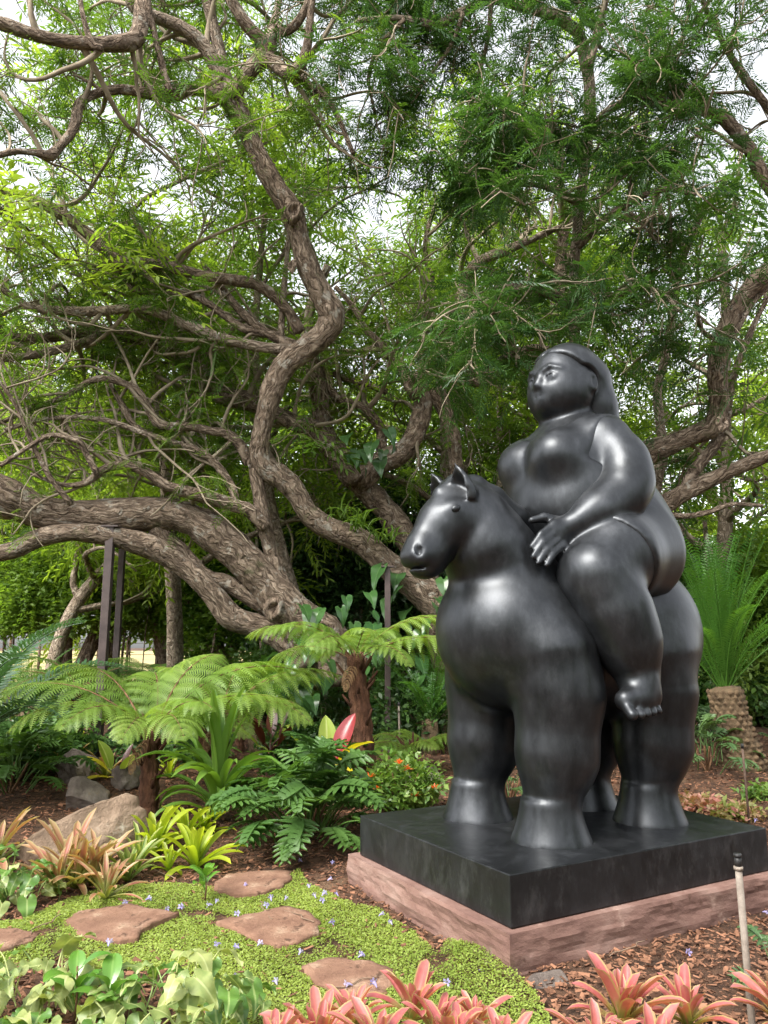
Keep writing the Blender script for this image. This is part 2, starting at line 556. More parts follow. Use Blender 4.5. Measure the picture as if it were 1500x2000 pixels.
# ---- horse, in its own frame: x forward, y to its left, z up from the slab
def horse_sdf(p):
    q = p.copy(); q[..., 1] = np.abs(q[..., 1])
    body = ell(q, (-0.66, 0, 1.24), (0.62, 0.57, 0.60))
    body = smin(body, ell(q, (-0.08, 0, 1.20), (0.70, 0.50, 0.50)), 0.25)
    body = smin(body, ell(q, (0.37, 0, 1.26), (0.47, 0.50, 0.49)), 0.20)
    neck = chain(q, [((0.38, 0, 1.60), 0.37), ((0.54, 0, 1.82), 0.290), ((0.62, 0, 2.01), 0.220)], 0.1)
    d = smin(body, neck, 0.06)
    # legs
    for x, y, hip, zt, sc in ((0.37, 0.37, 0.31, 1.10, 1.0), (-0.56, 0.30, 0.36, 1.05, 1.03)):
        leg = chain(q, [((x - 0.08, y - 0.04, zt), hip), ((x - .10, y, 0.84), 0.262 * sc), ((x - .08, y, 0.62), 0.214 * sc), ((x - .065, y, 0.46), 0.222 * sc), ((x - .025, y, 0.29), 0.168 * sc)], 0.13)
        rr = np.hypot(q[..., 0] - x, q[..., 1] - y)
        hoof = np.maximum(rr - (0.246 - 0.46 * np.clip(q[..., 2], 0, 0.3) + 0.75 * np.clip(q[..., 2], 0, .3) ** 2), np.abs(q[..., 2] - 0.10) - 0.145)
        leg = smin(leg, hoof, 0.03)
        d = smin(d, leg, 0.08)
    # head
    hd = chain(q, [((0.68, 0, 2.06), 0.195), ((0.86, 0, 1.93), 0.168), ((0.99, 0, 1.735), 0.124), ((1.02, 0, 1.70), 0.118)], 0.08)
    bx_ = np.stack([(q[..., 0] - 1.045) * .78 - (q[..., 2] - 1.715) * -.62, q[..., 1], (q[..., 2] - 1.715) * .78 + (q[..., 0] - 1.045) * -.62], -1)
    bq = np.abs(bx_) - f32(0.058, 0.050, 0.045)
    hd = smin(hd, np.linalg.norm(np.maximum(bq, 0), axis=-1) + np.minimum(bq.max(-1), 0) - 0.046, 0.05)
    hd = smin(hd, ell(q, (0.72, 0.06, 1.97), (0.18, 0.145, 0.19)), 0.06)
    hd = smin(hd, cone(q, f32(0.84, 0, 2.14), f32(1.085, 0, 1.80), 0.06, 0.05), 0.09)
    hd = smin(hd, ell(q, (0.875, 0.135, 2.02), (0.06, 0.045, 0.045)), 0.06)
    hd = smin(hd, ell(q, (1.085, 0.055, 1.72), (0.065, 0.062, 0.06)), 0.05)
    hd = smax(hd, -ell(q, (1.128, 0.095, 1.738), (0.022, 0.024, 0.034)), 0.015)
    mouth = np.maximum(np.abs((q[..., 2] - 1.636) - (q[..., 0] - 1.05) * 0.15) - 0.004, 0.99 - q[..., 0])
    hd = smax(hd, -mouth, 0.010)
    d = smin(d, hd, 0.022)
    # mane: a low crest along the neck, a forelock between the ears
    mane = chain(q, [((0.06, 0, 1.91), 0.055), ((0.26, 0, 2.04), 0.075), ((0.46, 0, 2.15), 0.085), ((0.62, 0, 2.215), 0.08), ((0.77, 0, 2.215), 0.07), ((0.90, 0, 2.15), 0.045)], 0.04)
    d = smin(d, mane, 0.025)
    # ears: pricked, hollow in front
    e = q - f32(0.785, 0.125, 2.140)
    e[..., 0] -= 0.45 * np.maximum(e[..., 2], 0)
    ca, sa = math.cos(-0.10), math.sin(-0.10)
    ez = e[..., 2] * ca - e[..., 1] * sa; ey = e[..., 1] * ca + e[..., 2] * sa
    rad = 0.100 * np.clip(1 - (np.clip(ez, 0.0, .2) / 0.195) ** 1.7, 0, 1) + 0.001
    ear = np.maximum(np.hypot(e[..., 0] * 1.35, ey) - rad, np.abs(ez - 0.07) - 0.13) * 0.75
    hol = np.hypot((e[..., 0] - 0.045) * 1.0, ey) - rad * 0.72
    ear = smax(ear, -hol, 0.008)
    d = smin(d, ear, 0.012)
    # tail hanging close behind
    d = smin(d, chain(p, [((-1.14, 0, 1.45), 0.08), ((-1.27, 0, 1.15), 0.10), ((-1.24, 0, 0.75), 0.07)], 0.05), 0.05)
    return d


# ---- rider: head, arms, legs; a plain sleeveless shift over the trunk
R_HEAD = f32(-0.235, 0.0, 3.06)


def head_sdf(p):
    q = p - R_HEAD
    a = 0.10                                          # the head turned a little to its left
    x = q[..., 0] * math.cos(a) + q[..., 1] * math.sin(a)
    y = -q[..., 0] * math.sin(a) + q[..., 1] * math.cos(a)
    z = q[..., 2]
    s = np.stack([x, np.abs(y), z], -1)
    d = ell(s, (-0.01, 0, 0.05), (0.265, 0.235, 0.265))
    d = smin(d, ell(s, (0.045, 0, -0.11), (0.215, 0.215, 0.195)), 0.16)
    d = smin(d, ell(s, (0.185, 0, -0.165), (0.065, 0.075, 0.055)), 0.07)          # chin
    # eye hollows, eyeballs, lids and brows, nose, lips
    d = smax(d, -ell(s, (0.292, 0.105, 0.020), (0.045, 0.062, 0.040)), 0.05)
    d = smin(d, ell(s, (0.222, 0.102, 0.014), (0.034, 0.046, 0.026)), 0.004)
    d = smin(d, chain(s, [((0.252, 0.056, 0.020), 0.006), ((0.256, 0.078, 0.041), 0.007), ((0.248, 0.108, 0.047), 0.007), ((0.228, 0.142, 0.030), 0.006)], 0.01), 0.008)
    d = smin(d, chain(s, [((0.252, 0.060, 0.004), 0.005), ((0.252, 0.090, -0.012), 0.006), ((0.236, 0.130, 0.000), 0.005)], 0.01), 0.010)
    d = smin(d, chain(s, [((0.262, 0.040, 0.082), 0.005), ((0.252, 0.095, 0.103), 0.006), ((0.205, 0.165, 0.075), 0.004)], 0.02), 0.035)
    d = smin(d, chain(s, [((0.250, 0, 0.055), 0.016), ((0.278, 0, -0.010), 0.019), ((0.292, 0, -0.034), 0.022)], 0.03), 0.035)
    d = smin(d, ell(s, (0.275, 0.026, -0.050), (0.022, 0.018, 0.017)), 0.012)
    d = smin(d, chain(s, [((0.268, 0.0, -0.098), 0.018), ((0.246, 0.055, -0.107), 0.009)], 0.01), 0.012)
    d = smin(d, chain(s, [((0.262, 0.0, -0.128), 0.021), ((0.244, 0.048, -0.115), 0.009)], 0.01), 0.012)
    d = smax(d, -chain(s, [((0.292, 0.0, -0.1125), 0.006), ((0.252, 0.062, -0.110), 0.005)], 0.01), 0.006)
    # ear
    e = s - f32(-0.030, 0.240, -0.01)
    ear = ell(e, (0, 0, 0), (0.058, 0.034, 0.082))
    ear = smax(ear, -ell(e, (0.012, 0.030, 0.005), (0.030, 0.020, 0.048)), 0.012)
    d = smin(d, ear, 0.015)
    return d


def hair_sdf(p):
    q = p - R_HEAD
    s = q.copy(); s[..., 1] = np.abs(s[..., 1])
    cap = ell(s, (-0.035, 0.03, 0.080), (0.276, 0.236, 0.264))
    cut = (q[..., 0] * 0.80 - (q[..., 2] - 0.02) * 0.60) - 0.018 + 0.30 * np.maximum(s[..., 1] - 0.1, 0)
    cap = smax(cap, cut, 0.014)
    fall = chain(s, [((-0.17, 0.09, 0.05), 0.17), ((-0.22, 0.10, -0.15), 0.145), ((-0.27, 0.11, -0.34), 0.125), ((-0.36, 0.12, -0.56), 0.09)], 0.08)
    d = smin(cap, fall, 0.06)
    part = np.hypot(s[..., 1], 0) - 0.004
    d = smax(d, -ell(s, (0.01, 0.28, -0.015), (0.118, 0.13, 0.125)), 0.02)
    return smax(d, -np.maximum(part, -(q[..., 2] - 0.22)), 0.03)


def trunk_sdf(p):
    q = p.copy(); q[..., 1] = np.abs(q[..., 1])
    d = ell(q, (-0.53, 0.13, 1.97), (0.41, 0.40, 0.45))                             # hips
    d = smin(d, ell(q, (-0.26, 0, 2.13), (0.44, 0.47, 0.44)), 0.2)                   # waist
    d = smin(d, ell(q, (-0.25, 0, 2.46), (0.33, 0.44, 0.36)), 0.2)                   # chest
    d = smin(d, ell(q, (0.02, 0.17, 2.46), (0.185, 0.19, 0.18)), 0.10)              # bust under the cloth
    return d


LEGC = [((-0.48, 0.32, 1.80), 0.36), ((-0.16, 0.47, 1.74), 0.285), ((0.075, 0.535, 1.60), 0.220)]


def limbs_sdf(p):
    q = p.copy(); q[..., 1] = np.abs(q[..., 1])
    th = chain(q, LEGC, 0.08)
    sh = chain(q, [((0.07, 0.54, 1.59), 0.220), ((-0.02, 0.60, 1.36), 0.205), ((-0.09, 0.63, 1.16), 0.170), ((-0.14, 0.64, 1.00), 0.128)], 0.16)
    d = smin(th, sh, 0.09)
    # foot hanging beside the girth: heel, instep, five toes in a row
    ft = chain(q, [((-0.18, 0.63, 0.965), 0.115), ((-0.11, 0.68, 0.92), 0.115), ((-0.06, 0.72, 0.845), 0.080)], 0.05)
    ft = smin(ft, chain(q, [((0.05, 0.715, 0.830), 0.066), ((-0.16, 0.725, 0.835), 0.060)], 0.03), 0.07)
    for i, (t, ln, r) in enumerate(((0.0, 0.080, 0.036), (0.27, 0.084, 0.0295), (0.51, 0.078, 0.028), (0.74, 0.068, 0.0265), (0.95, 0.055, 0.025))):
        a = f32(0.075 - 0.255 * t, 0.745, 0.795)
        b = a + f32(0.012, ln * .66, -ln * .56)
        ft = smin(ft, cone(q, a, b, r, r * .95), 0.010)
    d = smin(d, ft, 0.035)
    return d


def arm_sdf(p):
    q = p.copy(); q[..., 1] = np.abs(q[..., 1])
    d = chain(q, [((-0.30, 0.33, 2.60), 0.160), ((-0.335, 0.44, 2.42), 0.145), ((-0.31, 0.50, 2.25), 0.138), ((-0.22, 0.51, 2.135), 0.128), ((-0.04, 0.48, 2.03), 0.112), ((0.12, 0.435, 1.945), 0.086)], 0.16)
    palm = ell(q, (0.225, 0.395, 1.880), (0.115, 0.062, 0.100))
    d = smin(d, palm, 0.07)
    # hand resting on the withers: thumb up, four fingers forward and down
    th = chain(q, [((0.19, 0.365, 1.960), 0.036), ((0.30, 0.330, 1.985), 0.031), ((0.385, 0.305, 1.962), 0.025)], 0.02)
    d = smin(d, th, 0.02)
    for i, (oz, ln) in enumerate(((0.068, 0.200), (0.022, 0.225), (-0.026, 0.215), (-0.072, 0.175))):
        a = f32(0.270 - 0.012 * i, 0.405 + 0.010 * i, 1.875 + oz)
        b = a + f32(ln * .58, -0.010 + .006 * i, -ln * .42)
        c = a + f32(ln * .92, -0.030 + .014 * i, -ln * .84)
        d = smin(d, chain(q, [(a, 0.0265), (b, 0.0255), (c, 0.0205)], 0.012), 0.007)
    return d


def neck_sdf(p):
    d = chain(p, [((-0.32, 0, 2.62), 0.20), ((-0.27, 0, 2.80), 0.165), ((-0.26, 0, 2.95), 0.16)], 0.06)
    q = p.copy(); q[..., 1] = np.abs(q[..., 1])
    return smin(d, chain(q, [((-0.32, 0.05, 2.66), 0.16), ((-0.32, 0.32, 2.60), 0.165)], 0.06), 0.10)


def rider_sdf(p):
    t = smin(trunk_sdf(p), neck_sdf(p), 0.12)
    t = smin(t, limbs_sdf(p), 0.05)
    t = smin(t, arm_sdf(p), 0.035)
    return smin(t, head_sdf(p), 0.035)


def dress_sdf(p):
    q = p.copy(); q[..., 1] = np.abs(q[..., 1])
    t = smin(trunk_sdf(p), smin(neck_sdf(p), chain(q, LEGC, 0.08) , 0.08), 0.12) - 0.016
    # neckline: a wide scoop; armholes; hem across the thigh
    neckl = smax(p[..., 2] - 2.70 + 0.0, -ell(p, (0.0, 0, 2.86), (0.42, 0.30, 0.26)), 0.02)
    neckl = np.maximum(p[..., 2] - 2.775, -ell(p, (-0.10, 0, 2.86), (0.36, 0.265, 0.27)))
    hem = (p[..., 0] + 0.06) * 0.85 + (q[..., 1] - 0.5) * 0.30 - (p[..., 2] - 1.80) * 0.50
    d = smax(t, neckl, 0.010)
    d = smax(d, hem, 0.012)
    return smax(d, q[..., 1] - 0.40 - 1.2 * np.clip(2.42 - p[..., 2], 0, 1), 0.012)


def bronze_mat(name='dark_bronze', dust=0.14):
    m, nt, b, out = newmat(name)
    L = nt.links
    tc = N(nt, 'ShaderNodeTexCoord')
    n1 = N(nt, 'ShaderNodeTexNoise', Scale=2.6, Detail=7.0, Roughness=0.6); L.new(tc.outputs['Object'], n1.inputs['Vector'])
    mp = N(nt, 'ShaderNodeMapping'); mp.inputs['Scale'].default_value = (5, 5, 2.6); L.new(tc.outputs['Object'], mp.inputs['Vector'])
    n2 = N(nt, 'ShaderNodeTexNoise', Scale=2.2, Detail=8.0, Roughness=0.66); L.new(mp.outputs[0], n2.inputs['Vector'])
    av = N(nt, 'ShaderNodeMath', operation='ADD'); L.new(n1.outputs['Fac'], av.inputs[0]); L.new(n2.outputs['Fac'], av.inputs[1])
    hf = N(nt, 'ShaderNodeMath', operation='MULTIPLY'); L.new(av.outputs[0], hf.inputs[0]); hf.inputs[1].default_value = 0.5
    r = ramp(nt, [(0.34, (0.022, 0.024, 0.026)), (0.52, (0.038, 0.041, 0.045)), (0.68, (0.064, 0.068, 0.075))])
    L.new(hf.outputs[0], r.inputs['Fac'])
    n4 = N(nt, 'ShaderNodeTexNoise', Scale=1.6, Detail=10.0, Roughness=0.72, Distortion=0.2); L.new(mp.outputs[0], n4.inputs['Vector'])
    r4 = ramp(nt, [(0.52, (0, 0, 0)), (0.72, (dust,) * 3)]); L.new(n4.outputs['Fac'], r4.inputs['Fac'])
    mx = N(nt, 'ShaderNodeMix', data_type='RGBA'); L.new(r4.outputs['Color'], mx.inputs['Factor']); L.new(r.outputs['Color'], mx.inputs[6]); mx.inputs[7].default_value = (0.155, 0.165, 0.175, 1)
    L.new(mx.outputs[2], b.inputs['Base Color'])
    rr = ramp(nt, [(0.36, (0.30,) * 3), (0.62, (0.44,) * 3)]); L.new(hf.outputs[0], rr.inputs['Fac']); L.new(rr.outputs['Color'], b.inputs['Roughness'])
    b.inputs['Metallic'].default_value = 0.75
    b.inputs['Specular IOR Level'].default_value = 0.6
    n3 = N(nt, 'ShaderNodeTexNoise', Scale=60.0, Detail=4.0); L.new(tc.outputs['Object'], n3.inputs['Vector'])
    bp = N(nt, 'ShaderNodeBump', Strength=0.04, Distance=0.01); L.new(n3.outputs['Fac'], bp.inputs['Height']); L.new(bp.outputs[0], b.inputs['Normal'])
    return m


BRONZE = bronze_mat()


def rounded_box(sx, sy, sz, bev, seg=2):
    bm = bmesh.new()
    bmesh.ops.create_cube(bm, size=1.0)
    bmesh.ops.scale(bm, vec=(sx, sy, sz), verts=bm.verts)
    if bev: bmesh.ops.bevel(bm, geom=bm.edges[:], offset=bev, segments=seg, affect='EDGES', profile=0.6)
    return bm


def bm_obj(name, bm, mat, parent=None, smooth=False, **k):
    me = bpy.data.meshes.new(name)
    bm.to_mesh(me); bm.free()
    for p_ in me.polygons: p_.use_smooth = smooth
    me.materials.append(mat)
    return link(name, me, parent, **k)


st = empty('bronze_statue', (ST_O[0], ST_O[1], 0.2), ST_ROT, 'dark bronze statue of a rider seated on a stout horse', 'statue')
HB = 1.0                                                # grid steps: the face and hands need the finest
V, F = surf(horse_sdf, (-1.42, -0.80, -0.06), (1.30, 0.80, 2.50), 0.0185 * HB)
horse = link('horse', mesh_np('horse', V, F, BRONZE), st, loc=(0, 0, ZT - 0.2))
V, F = surf(rider_sdf, (-1.10, -0.95, 0.55), (0.55, 0.95, 3.45), 0.0124 * HB)
rider = link('rider', mesh_np('rider', V, F, BRONZE), st, loc=(0, 0, ZT - 0.2))
V, F = surf(hair_sdf, (-0.80, -0.38, 2.35), (0.14, 0.38, 3.50), 0.014 * HB)
link('hair', mesh_np('hair', V, F, BRONZE), rider)
V, F = surf(dress_sdf, (-1.12, -0.95, 1.36), (0.40, 0.95, 3.05), 0.0155 * HB)
link('dress', mesh_np('dress', V, F, BRONZE), rider)
_y = np.linspace(0.08, 0.30, 200).astype(np.float32)
_q = np.stack([np.full(200, 0.90), _y, np.full(200, 2.015)], -1).astype(np.float32)
EYE = (0.90, float(_y[np.argmax(horse_sdf(_q) > 0)]) - 0.004, 2.015)
for s in (1, -1):
    bm = bmesh.new(); bmesh.ops.create_uvsphere(bm, u_segments=16, v_segments=10, radius=0.030)
    bmesh.ops.scale(bm, vec=(1.1, 0.55, 0.8), verts=bm.verts)
    bm_obj('eye', bm, BRONZE, horse, True, loc=(EYE[0], EYE[1] * s, EYE[2]), rot=(0, 0.5, 0.25 * -s))
slab = rounded_box(2.095, 1.63, 0.256, 0.006)
bm_obj('slab', slab, bronze_mat('dusty_bronze', 0.42), st, loc=(0, 0, 0.128))
# ================================================================ ground, field, paving
MULCH = rough_mat('mulch_soil', [(0.30, (0.028, 0.016, 0.010)), (0.50, (0.075, 0.040, 0.024)), (0.70, (0.150, 0.080, 0.046))], scale=9.0, bump=0.9, bscale=55.0, bdist=0.03, rough=0.95, patch=((0.16, 0.10, 0.06), 1.2, 0.60))


def axis(a, b, fine, lo, hi):
    c = list(np.arange(a, b + 1e-6, fine))
    s, x = fine, b
    while x < hi:
        s *= 1.35; x += s; c.append(x)
    s, x = fine, a
    while x > lo:
        s *= 1.35; x -= s; c.insert(0, x)
    return np.array(c)


gx, gy = axis(-9, 9, 0.14, -500, 500), axis(0, 16, 0.14, -500, 900)
GX, GY = np.meshgrid(gx, gy, indexing='ij')
GZ = np.vectorize(gz)(GX, GY)
fine_m = (np.abs(GX) < 9) & (GY < 16) & (GY > 0)
GZ = GZ + np.where(fine_m, 0.012 * np.vectorize(lambda a, b: mnoise.noise((a * 3.1, b * 3.1, 0)))(GX, GY), 0)
V = np.stack([GX, GY, GZ], -1).reshape(-1, 3)
ni, nj = GX.shape
ii, jj = np.meshgrid(np.arange(ni - 1), np.arange(nj - 1), indexing='ij')
a = (ii * nj + jj).ravel()
F = np.stack([a, a + nj, a + nj + 1, a + 1], 1)
tag(link('ground', mesh_np('ground', V, F, MULCH)), 'red brown bark mulch ground under the trees', None, None, 'structure')
FIELD = rough_mat('dry_grass', [(0.3, (0.23, 0.20, 0.075)), (0.6, (0.42, 0.34, 0.16))], scale=0.6, bump=0.3, bscale=12, bdist=0.05)
bmf = bmesh.new()
bmesh.ops.create_grid(bmf, x_segments=40, y_segments=30, size=0.5)
for v_ in bmf.verts:
    v_.co = Vector((v_.co.x * 240, 21 + (v_.co.y + .5) * 200, 0.66 + 0.1 * mnoise.noise((v_.co.x * 20, v_.co.y * 20, 1))))
tag(bm_obj('field', bmf, FIELD), 'pale dry grass field seen between the trunks', None, None, 'structure')


def in_poly(P, poly):
    x, y = P[:, 0], P[:, 1]
    c = np.zeros(len(P), bool)
    n = len(poly)
    for i in range(n):
        x1, y1 = poly[i]; x2, y2 = poly[(i + 1) % n]
        m = ((y1 > y) != (y2 > y)) & (x < (x2 - x1) * (y - y1) / (y2 - y1 + 1e-12) + x1)
        c ^= m
    return c


def gpoly(pix):
    return np.array([G(u, v)[:2] for u, v in pix])


# red sandstone block under the statue: split faces, sawn top
SAND = rough_mat('red_sandstone', [(0.28, (0.105, 0.058, 0.048)), (0.5, (0.185, 0.110, 0.090)), (0.72, (0.29, 0.200, 0.168))], scale=2.4, detail=10, bump=0.35, bscale=22, bdist=0.015, stretch=(1, 1, 2.2), rough=0.95, spec=.12, patch=[((0.34, 0.235, 0.19), 4.0, 0.61), ((0.10, 0.055, 0.042), 7.0, 0.62), ((0.11, 0.10, 0.07), 2.0, 0.66)])
BX, BY, BZ = 2.23, 1.77, 0.200
bm = bmesh.new()
bmesh.ops.create_cube(bm, size=1.0)
bmesh.ops.scale(bm, vec=(BX, BY, BZ), verts=bm.verts)
bmesh.ops.subdivide_edges(bm, edges=[e for e in bm.edges if abs(e.verts[0].co.z - e.verts[1].co.z) < 1e-5], cuts=70, use_grid_fill=True)
bmesh.ops.subdivide_edges(bm, edges=[e for e in bm.edges if abs(e.verts[0].co.z - e.verts[1].co.z) > 0.1], cuts=9, use_grid_fill=True)
for v_ in bm.verts:
    co = v_.co.copy()
    side = abs(abs(co.x) - BX / 2) < 1e-4 or abs(abs(co.y) - BY / 2) < 1e-4
    top = co.z > BZ / 2 - 1e-4
    n1 = mnoise.fractal((co.x * 3, co.y * 3, co.z * 13), 1.0, 2.1, 5)
    n2 = mnoise.cell((co.x * 4.0 + co.y * 4.0, 3.3, co.z * 9))
    if side:
        d = 0.014 * n1 + 0.003 * (n2 - 0.5) - (0.004 + 0.012 * max(n1, 0) if top else 0)
        dn = Vector((np.sign(co.x) if abs(abs(co.x) - BX / 2) < 1e-4 else 0, np.sign(co.y) if abs(abs(co.y) - BY / 2) < 1e-4 else 0, 0))
        v_.co += dn * d
        if top: v_.co.z -= 0.010 * max(0, n1)
    elif top:
        v_.co.z += 0.002 * n1 - 0.003
sb = bm_obj('sandstone_base', bm, SAND, None, False, loc=(ST_O[0], ST_O[1], BZ / 2 - 0.002), rot=(0, 0, ST_ROT))
tag(sb, 'rough split red sandstone block under the bronze statue', 'stone base')

# stepping stones: irregular flags of red stone bedded in the creeping mat
FLAG = rough_mat('flagstone', [(0.28, (0.115, 0.058, 0.038)), (0.52, (0.20, 0.112, 0.074)), (0.74, (0.30, 0.190, 0.130))], scale=5, detail=10, bump=0.8, bscale=16, bdist=0.02, rough=0.92, patch=[((0.34, 0.245, 0.17), 5.0, 0.60), ((0.085, 0.046, 0.030), 11.0, 0.60), ((0.12, 0.12, 0.045), 3.0, 0.66)])
FLAGS = [
    ('small flat brown stepping stone nearest the lobed green bush', [(418, 1728), (440, 1712), (480, 1706), (530, 1704), (568, 1706), (570, 1722), (548, 1738), (515, 1750), (470, 1757), (432, 1750), (416, 1742)]),
    ('wide red brown stepping stone below the pink bromeliad clump', [(124, 1802), (150, 1785), (205, 1776), (255, 1773), (310, 1784), (348, 1795), (320, 1808), (283, 1822), (268, 1842), (235, 1850), (190, 1843), (150, 1830)]),
    ('cracked tan stepping stone with a fallen twig in the middle of the mat', [(424, 1812), (470, 1802), (520, 1788), (560, 1779), (600, 1785), (628, 1806), (620, 1830), (585, 1848), (545, 1857), (510, 1850), (480, 1833)]),
    ('reddish stepping stone beside the foreground salmon bromeliads', [(586, 1896), (620, 1884), (665, 1878), (720, 1884), (770, 1900), (780, 1925), (745, 1948), (700, 1953), (645, 1940), (605, 1920)]),
    ('stepping stone cut by the left edge of the photograph', [(-60, 1832), (-10, 1825), (30, 1824), (78, 1830), (60, 1845), (20, 1862), (-30, 1870), (-80, 1855)]),
]
flag_polys = []
for k, (lab, pix) in enumerate(FLAGS):
    P = gpoly(pix)
    cen = P.mean(0)
    Q = []
    n = len(P)
    for i in range(n):                                   # chipped outline between the corners
        for t in np.arange(6) / 6:
            q = P[i] * (1 - t) + P[(i + 1) % n] * t
            j = 0.022 * mnoise.noise((q[0] * 11, q[1] * 11, k)) + 0.010 * mnoise.noise((q[0] * 40, q[1] * 40, k))
            Q.append(q + (q - cen) / np.linalg.norm(q - cen) * j)
    Q = np.array(Q)
    flag_polys.append(Q)
    z0 = gz(*cen)
    bm = bmesh.new()
    rings = []
    for s, z in ((1.01, -0.03), (1.0, 0.018), (0.985, 0.026), (0.85, 0.030), (0.6, 0.030), (0.3, 0.031)):
        rings.append([bm.verts.new((*((q - cen) * s), z + (0.010 * mnoise.fractal((q[0] * 6 * s, q[1] * 6 * s, k), 1, 2, 4) if s < 1 else 0))) for q in Q])
    for r0_, r1_ in zip(rings[:-1], rings[1:]):
        for i in range(len(Q)):
            bm.faces.new((r0_[i], r0_[(i + 1) % len(Q)], r1_[(i + 1) % len(Q)], r1_[i]))
    bm.faces.new(rings[-1])
    tag(bm_obj('stepping_stone', bm, FLAG, None, True, loc=(cen[0], cen[1], z0)), lab, 'stepping stone', 'red stepping stones in the mat')

# creeping green mat between the stones
MATPOLY = gpoly([(40, 1800), (110, 1768), (170, 1745), (250, 1730), (330, 1727), (415, 1735), (440, 1716), (560, 1712), (585, 1698), (602, 1728), (690, 1768), (740, 1775), (770, 1800), (812, 1822), (820, 1838), (860, 1872), (868, 1850), (900, 1838), (940, 1852), (975, 1890), (1010, 1915), (1045, 1945), (1075, 1990), (1065, 2040), (700, 2060), (330, 2060), (345, 1960), (380, 1915), (330, 1892), (280, 1900), (200, 1895), (120, 1875), (60, 1885), (-80, 1900), (-120, 1800)])
MATG = leaf_mat('creeping_mat_leaf', (0.150, 0.220, 0.032), (0.310, 0.385, 0.085), 0.40, rough=0.55, scale=1.6)
lo, hi = MATPOLY.min(0), MATPOLY.max(0)
P = rng.uniform(lo, hi, (240000, 2))
P = P[in_poly(P, MATPOLY)]
for Q in flag_polys:
    c = Q.mean(0)
    P = P[~in_poly(P, c + (Q - c) * 0.965)]
base_c = np.array([[-BX / 2, -BY / 2], [BX / 2, -BY / 2], [BX / 2, BY / 2], [-BX / 2, BY / 2]]) * 0.99
cr, sr = math.cos(ST_ROT), math.sin(ST_ROT)
BASEPOLY = np.stack([base_c[:, 0] * cr - base_c[:, 1] * sr + ST_O[0], base_c[:, 0] * sr + base_c[:, 1] * cr + ST_O[1]], 1)
P = P[~in_poly(P, BASEPOLY)]
nz = np.array([mnoise.fractal((x * 1.7, y * 1.7, 4), 1, 2, 4) for x, y in P])
# clumps near the corner of the base stand higher
mcen = G(950, 1880)[:2]
mound = 0.055 * np.exp(-((P - mcen) ** 2).sum(1) / 0.10)
keep = nz + 8 * mound > -0.42 + rng.uniform(-.12, .12, len(P))
P, nz, mound = P[keep], nz[keep], mound[keep]
hgt = 0.006 + 0.016 * np.array([0.5 + 0.5 * mnoise.noise((x * 9, y * 9, 2)) for x, y in P]) + mound
Z = np.array([gz(x, y) for x, y in P]) + hgt * rng.uniform(0.45, 1.0, len(P)) ** 0.6
n = len(P)
azi = rng.uniform(0, 2 * PI, n)
til = rng.uniform(-0.5, 0.7, n)
X = np.stack([np.cos(azi) * np.cos(til), np.sin(azi) * np.cos(til), np.sin(til)], 1)
tl = (np.array([[0, 0, 0], [0.5, 0.36, 0.08], [1, 0, 0], [0.5, -0.36, 0.08]]), np.array([[0, 1, 2, 3]]))
M = frames(np.c_[P, Z], X, rng.uniform(-.6, .6, n), rng.uniform(0.008, 0.016, n))
V, F, R = scatter([tl], M, np.clip(0.5 + 0.55 * nz + rng.normal(0, .2, n), 0, 1))
tag(link('creeping_groundcover', mesh_np('creeping_groundcover', V, F, MATG, False, rnd=R)), 'low bright green creeping mat round the stepping stones', 'ground cover', None, 'stuff')

# bark chips
CHIP = leaf_mat('bark_chip', (0.035, 0.017, 0.011), (0.27, 0.135, 0.080), 0.0, rough=0.9, spec=0.15, scale=3.0)
n = 66000
Yc = 3.0 + 9.0 * rng.uniform(0, 1, n) ** 1.25
Xc = rng.uniform(-0.58, 0.58, n) * (Yc + 0.8)
P = np.stack([Xc, Yc], 1)
P = P[~in_poly(P, BASEPOLY)]
inm = in_poly(P, MATPOLY)
P = P[~inm | (rng.uniform(0, 1, len(P)) < 0.10)]
for Q in flag_polys: P = P[~in_poly(P, Q)]
n = len(P)
Z = np.array([gz(x, y) for x, y in P]) + rng.uniform(0.002, 0.022, n)
azi = rng.uniform(0, 2 * PI, n); til = rng.normal(0, 0.22, n)
X = np.stack([np.cos(azi) * np.cos(til), np.sin(azi) * np.cos(til), np.sin(til)], 1)
tm = []
for wdt, cv in ((0.12, .05), (0.20, -.04), (0.30, .03)):
    tm.append((np.array([[-.5, -wdt, -.03], [.5, -wdt * .6, -.03], [.55, 0, .06 + cv], [-.48, 0, .08], [.5, wdt * .7, -.03], [-.5, wdt * .8, -.03]]), np.array([[0, 1, 2, 3], [3, 2, 4, 5]])))
sc = 0.012 + 0.042 * rng.uniform(0, 1, n) ** 2.0
M = frames(np.c_[P, Z], X, rng.normal(0, .5, n), sc)
V, F, R = scatter(tm, M, rng.beta(1.6, 2.0, n), rng.integers(0, 3, n))
tag(link('bark_chips', mesh_np('bark_chips', V, F, CHIP, False, rnd=R)), 'loose red brown bark chips over the garden beds', 'mulch', None, 'stuff')
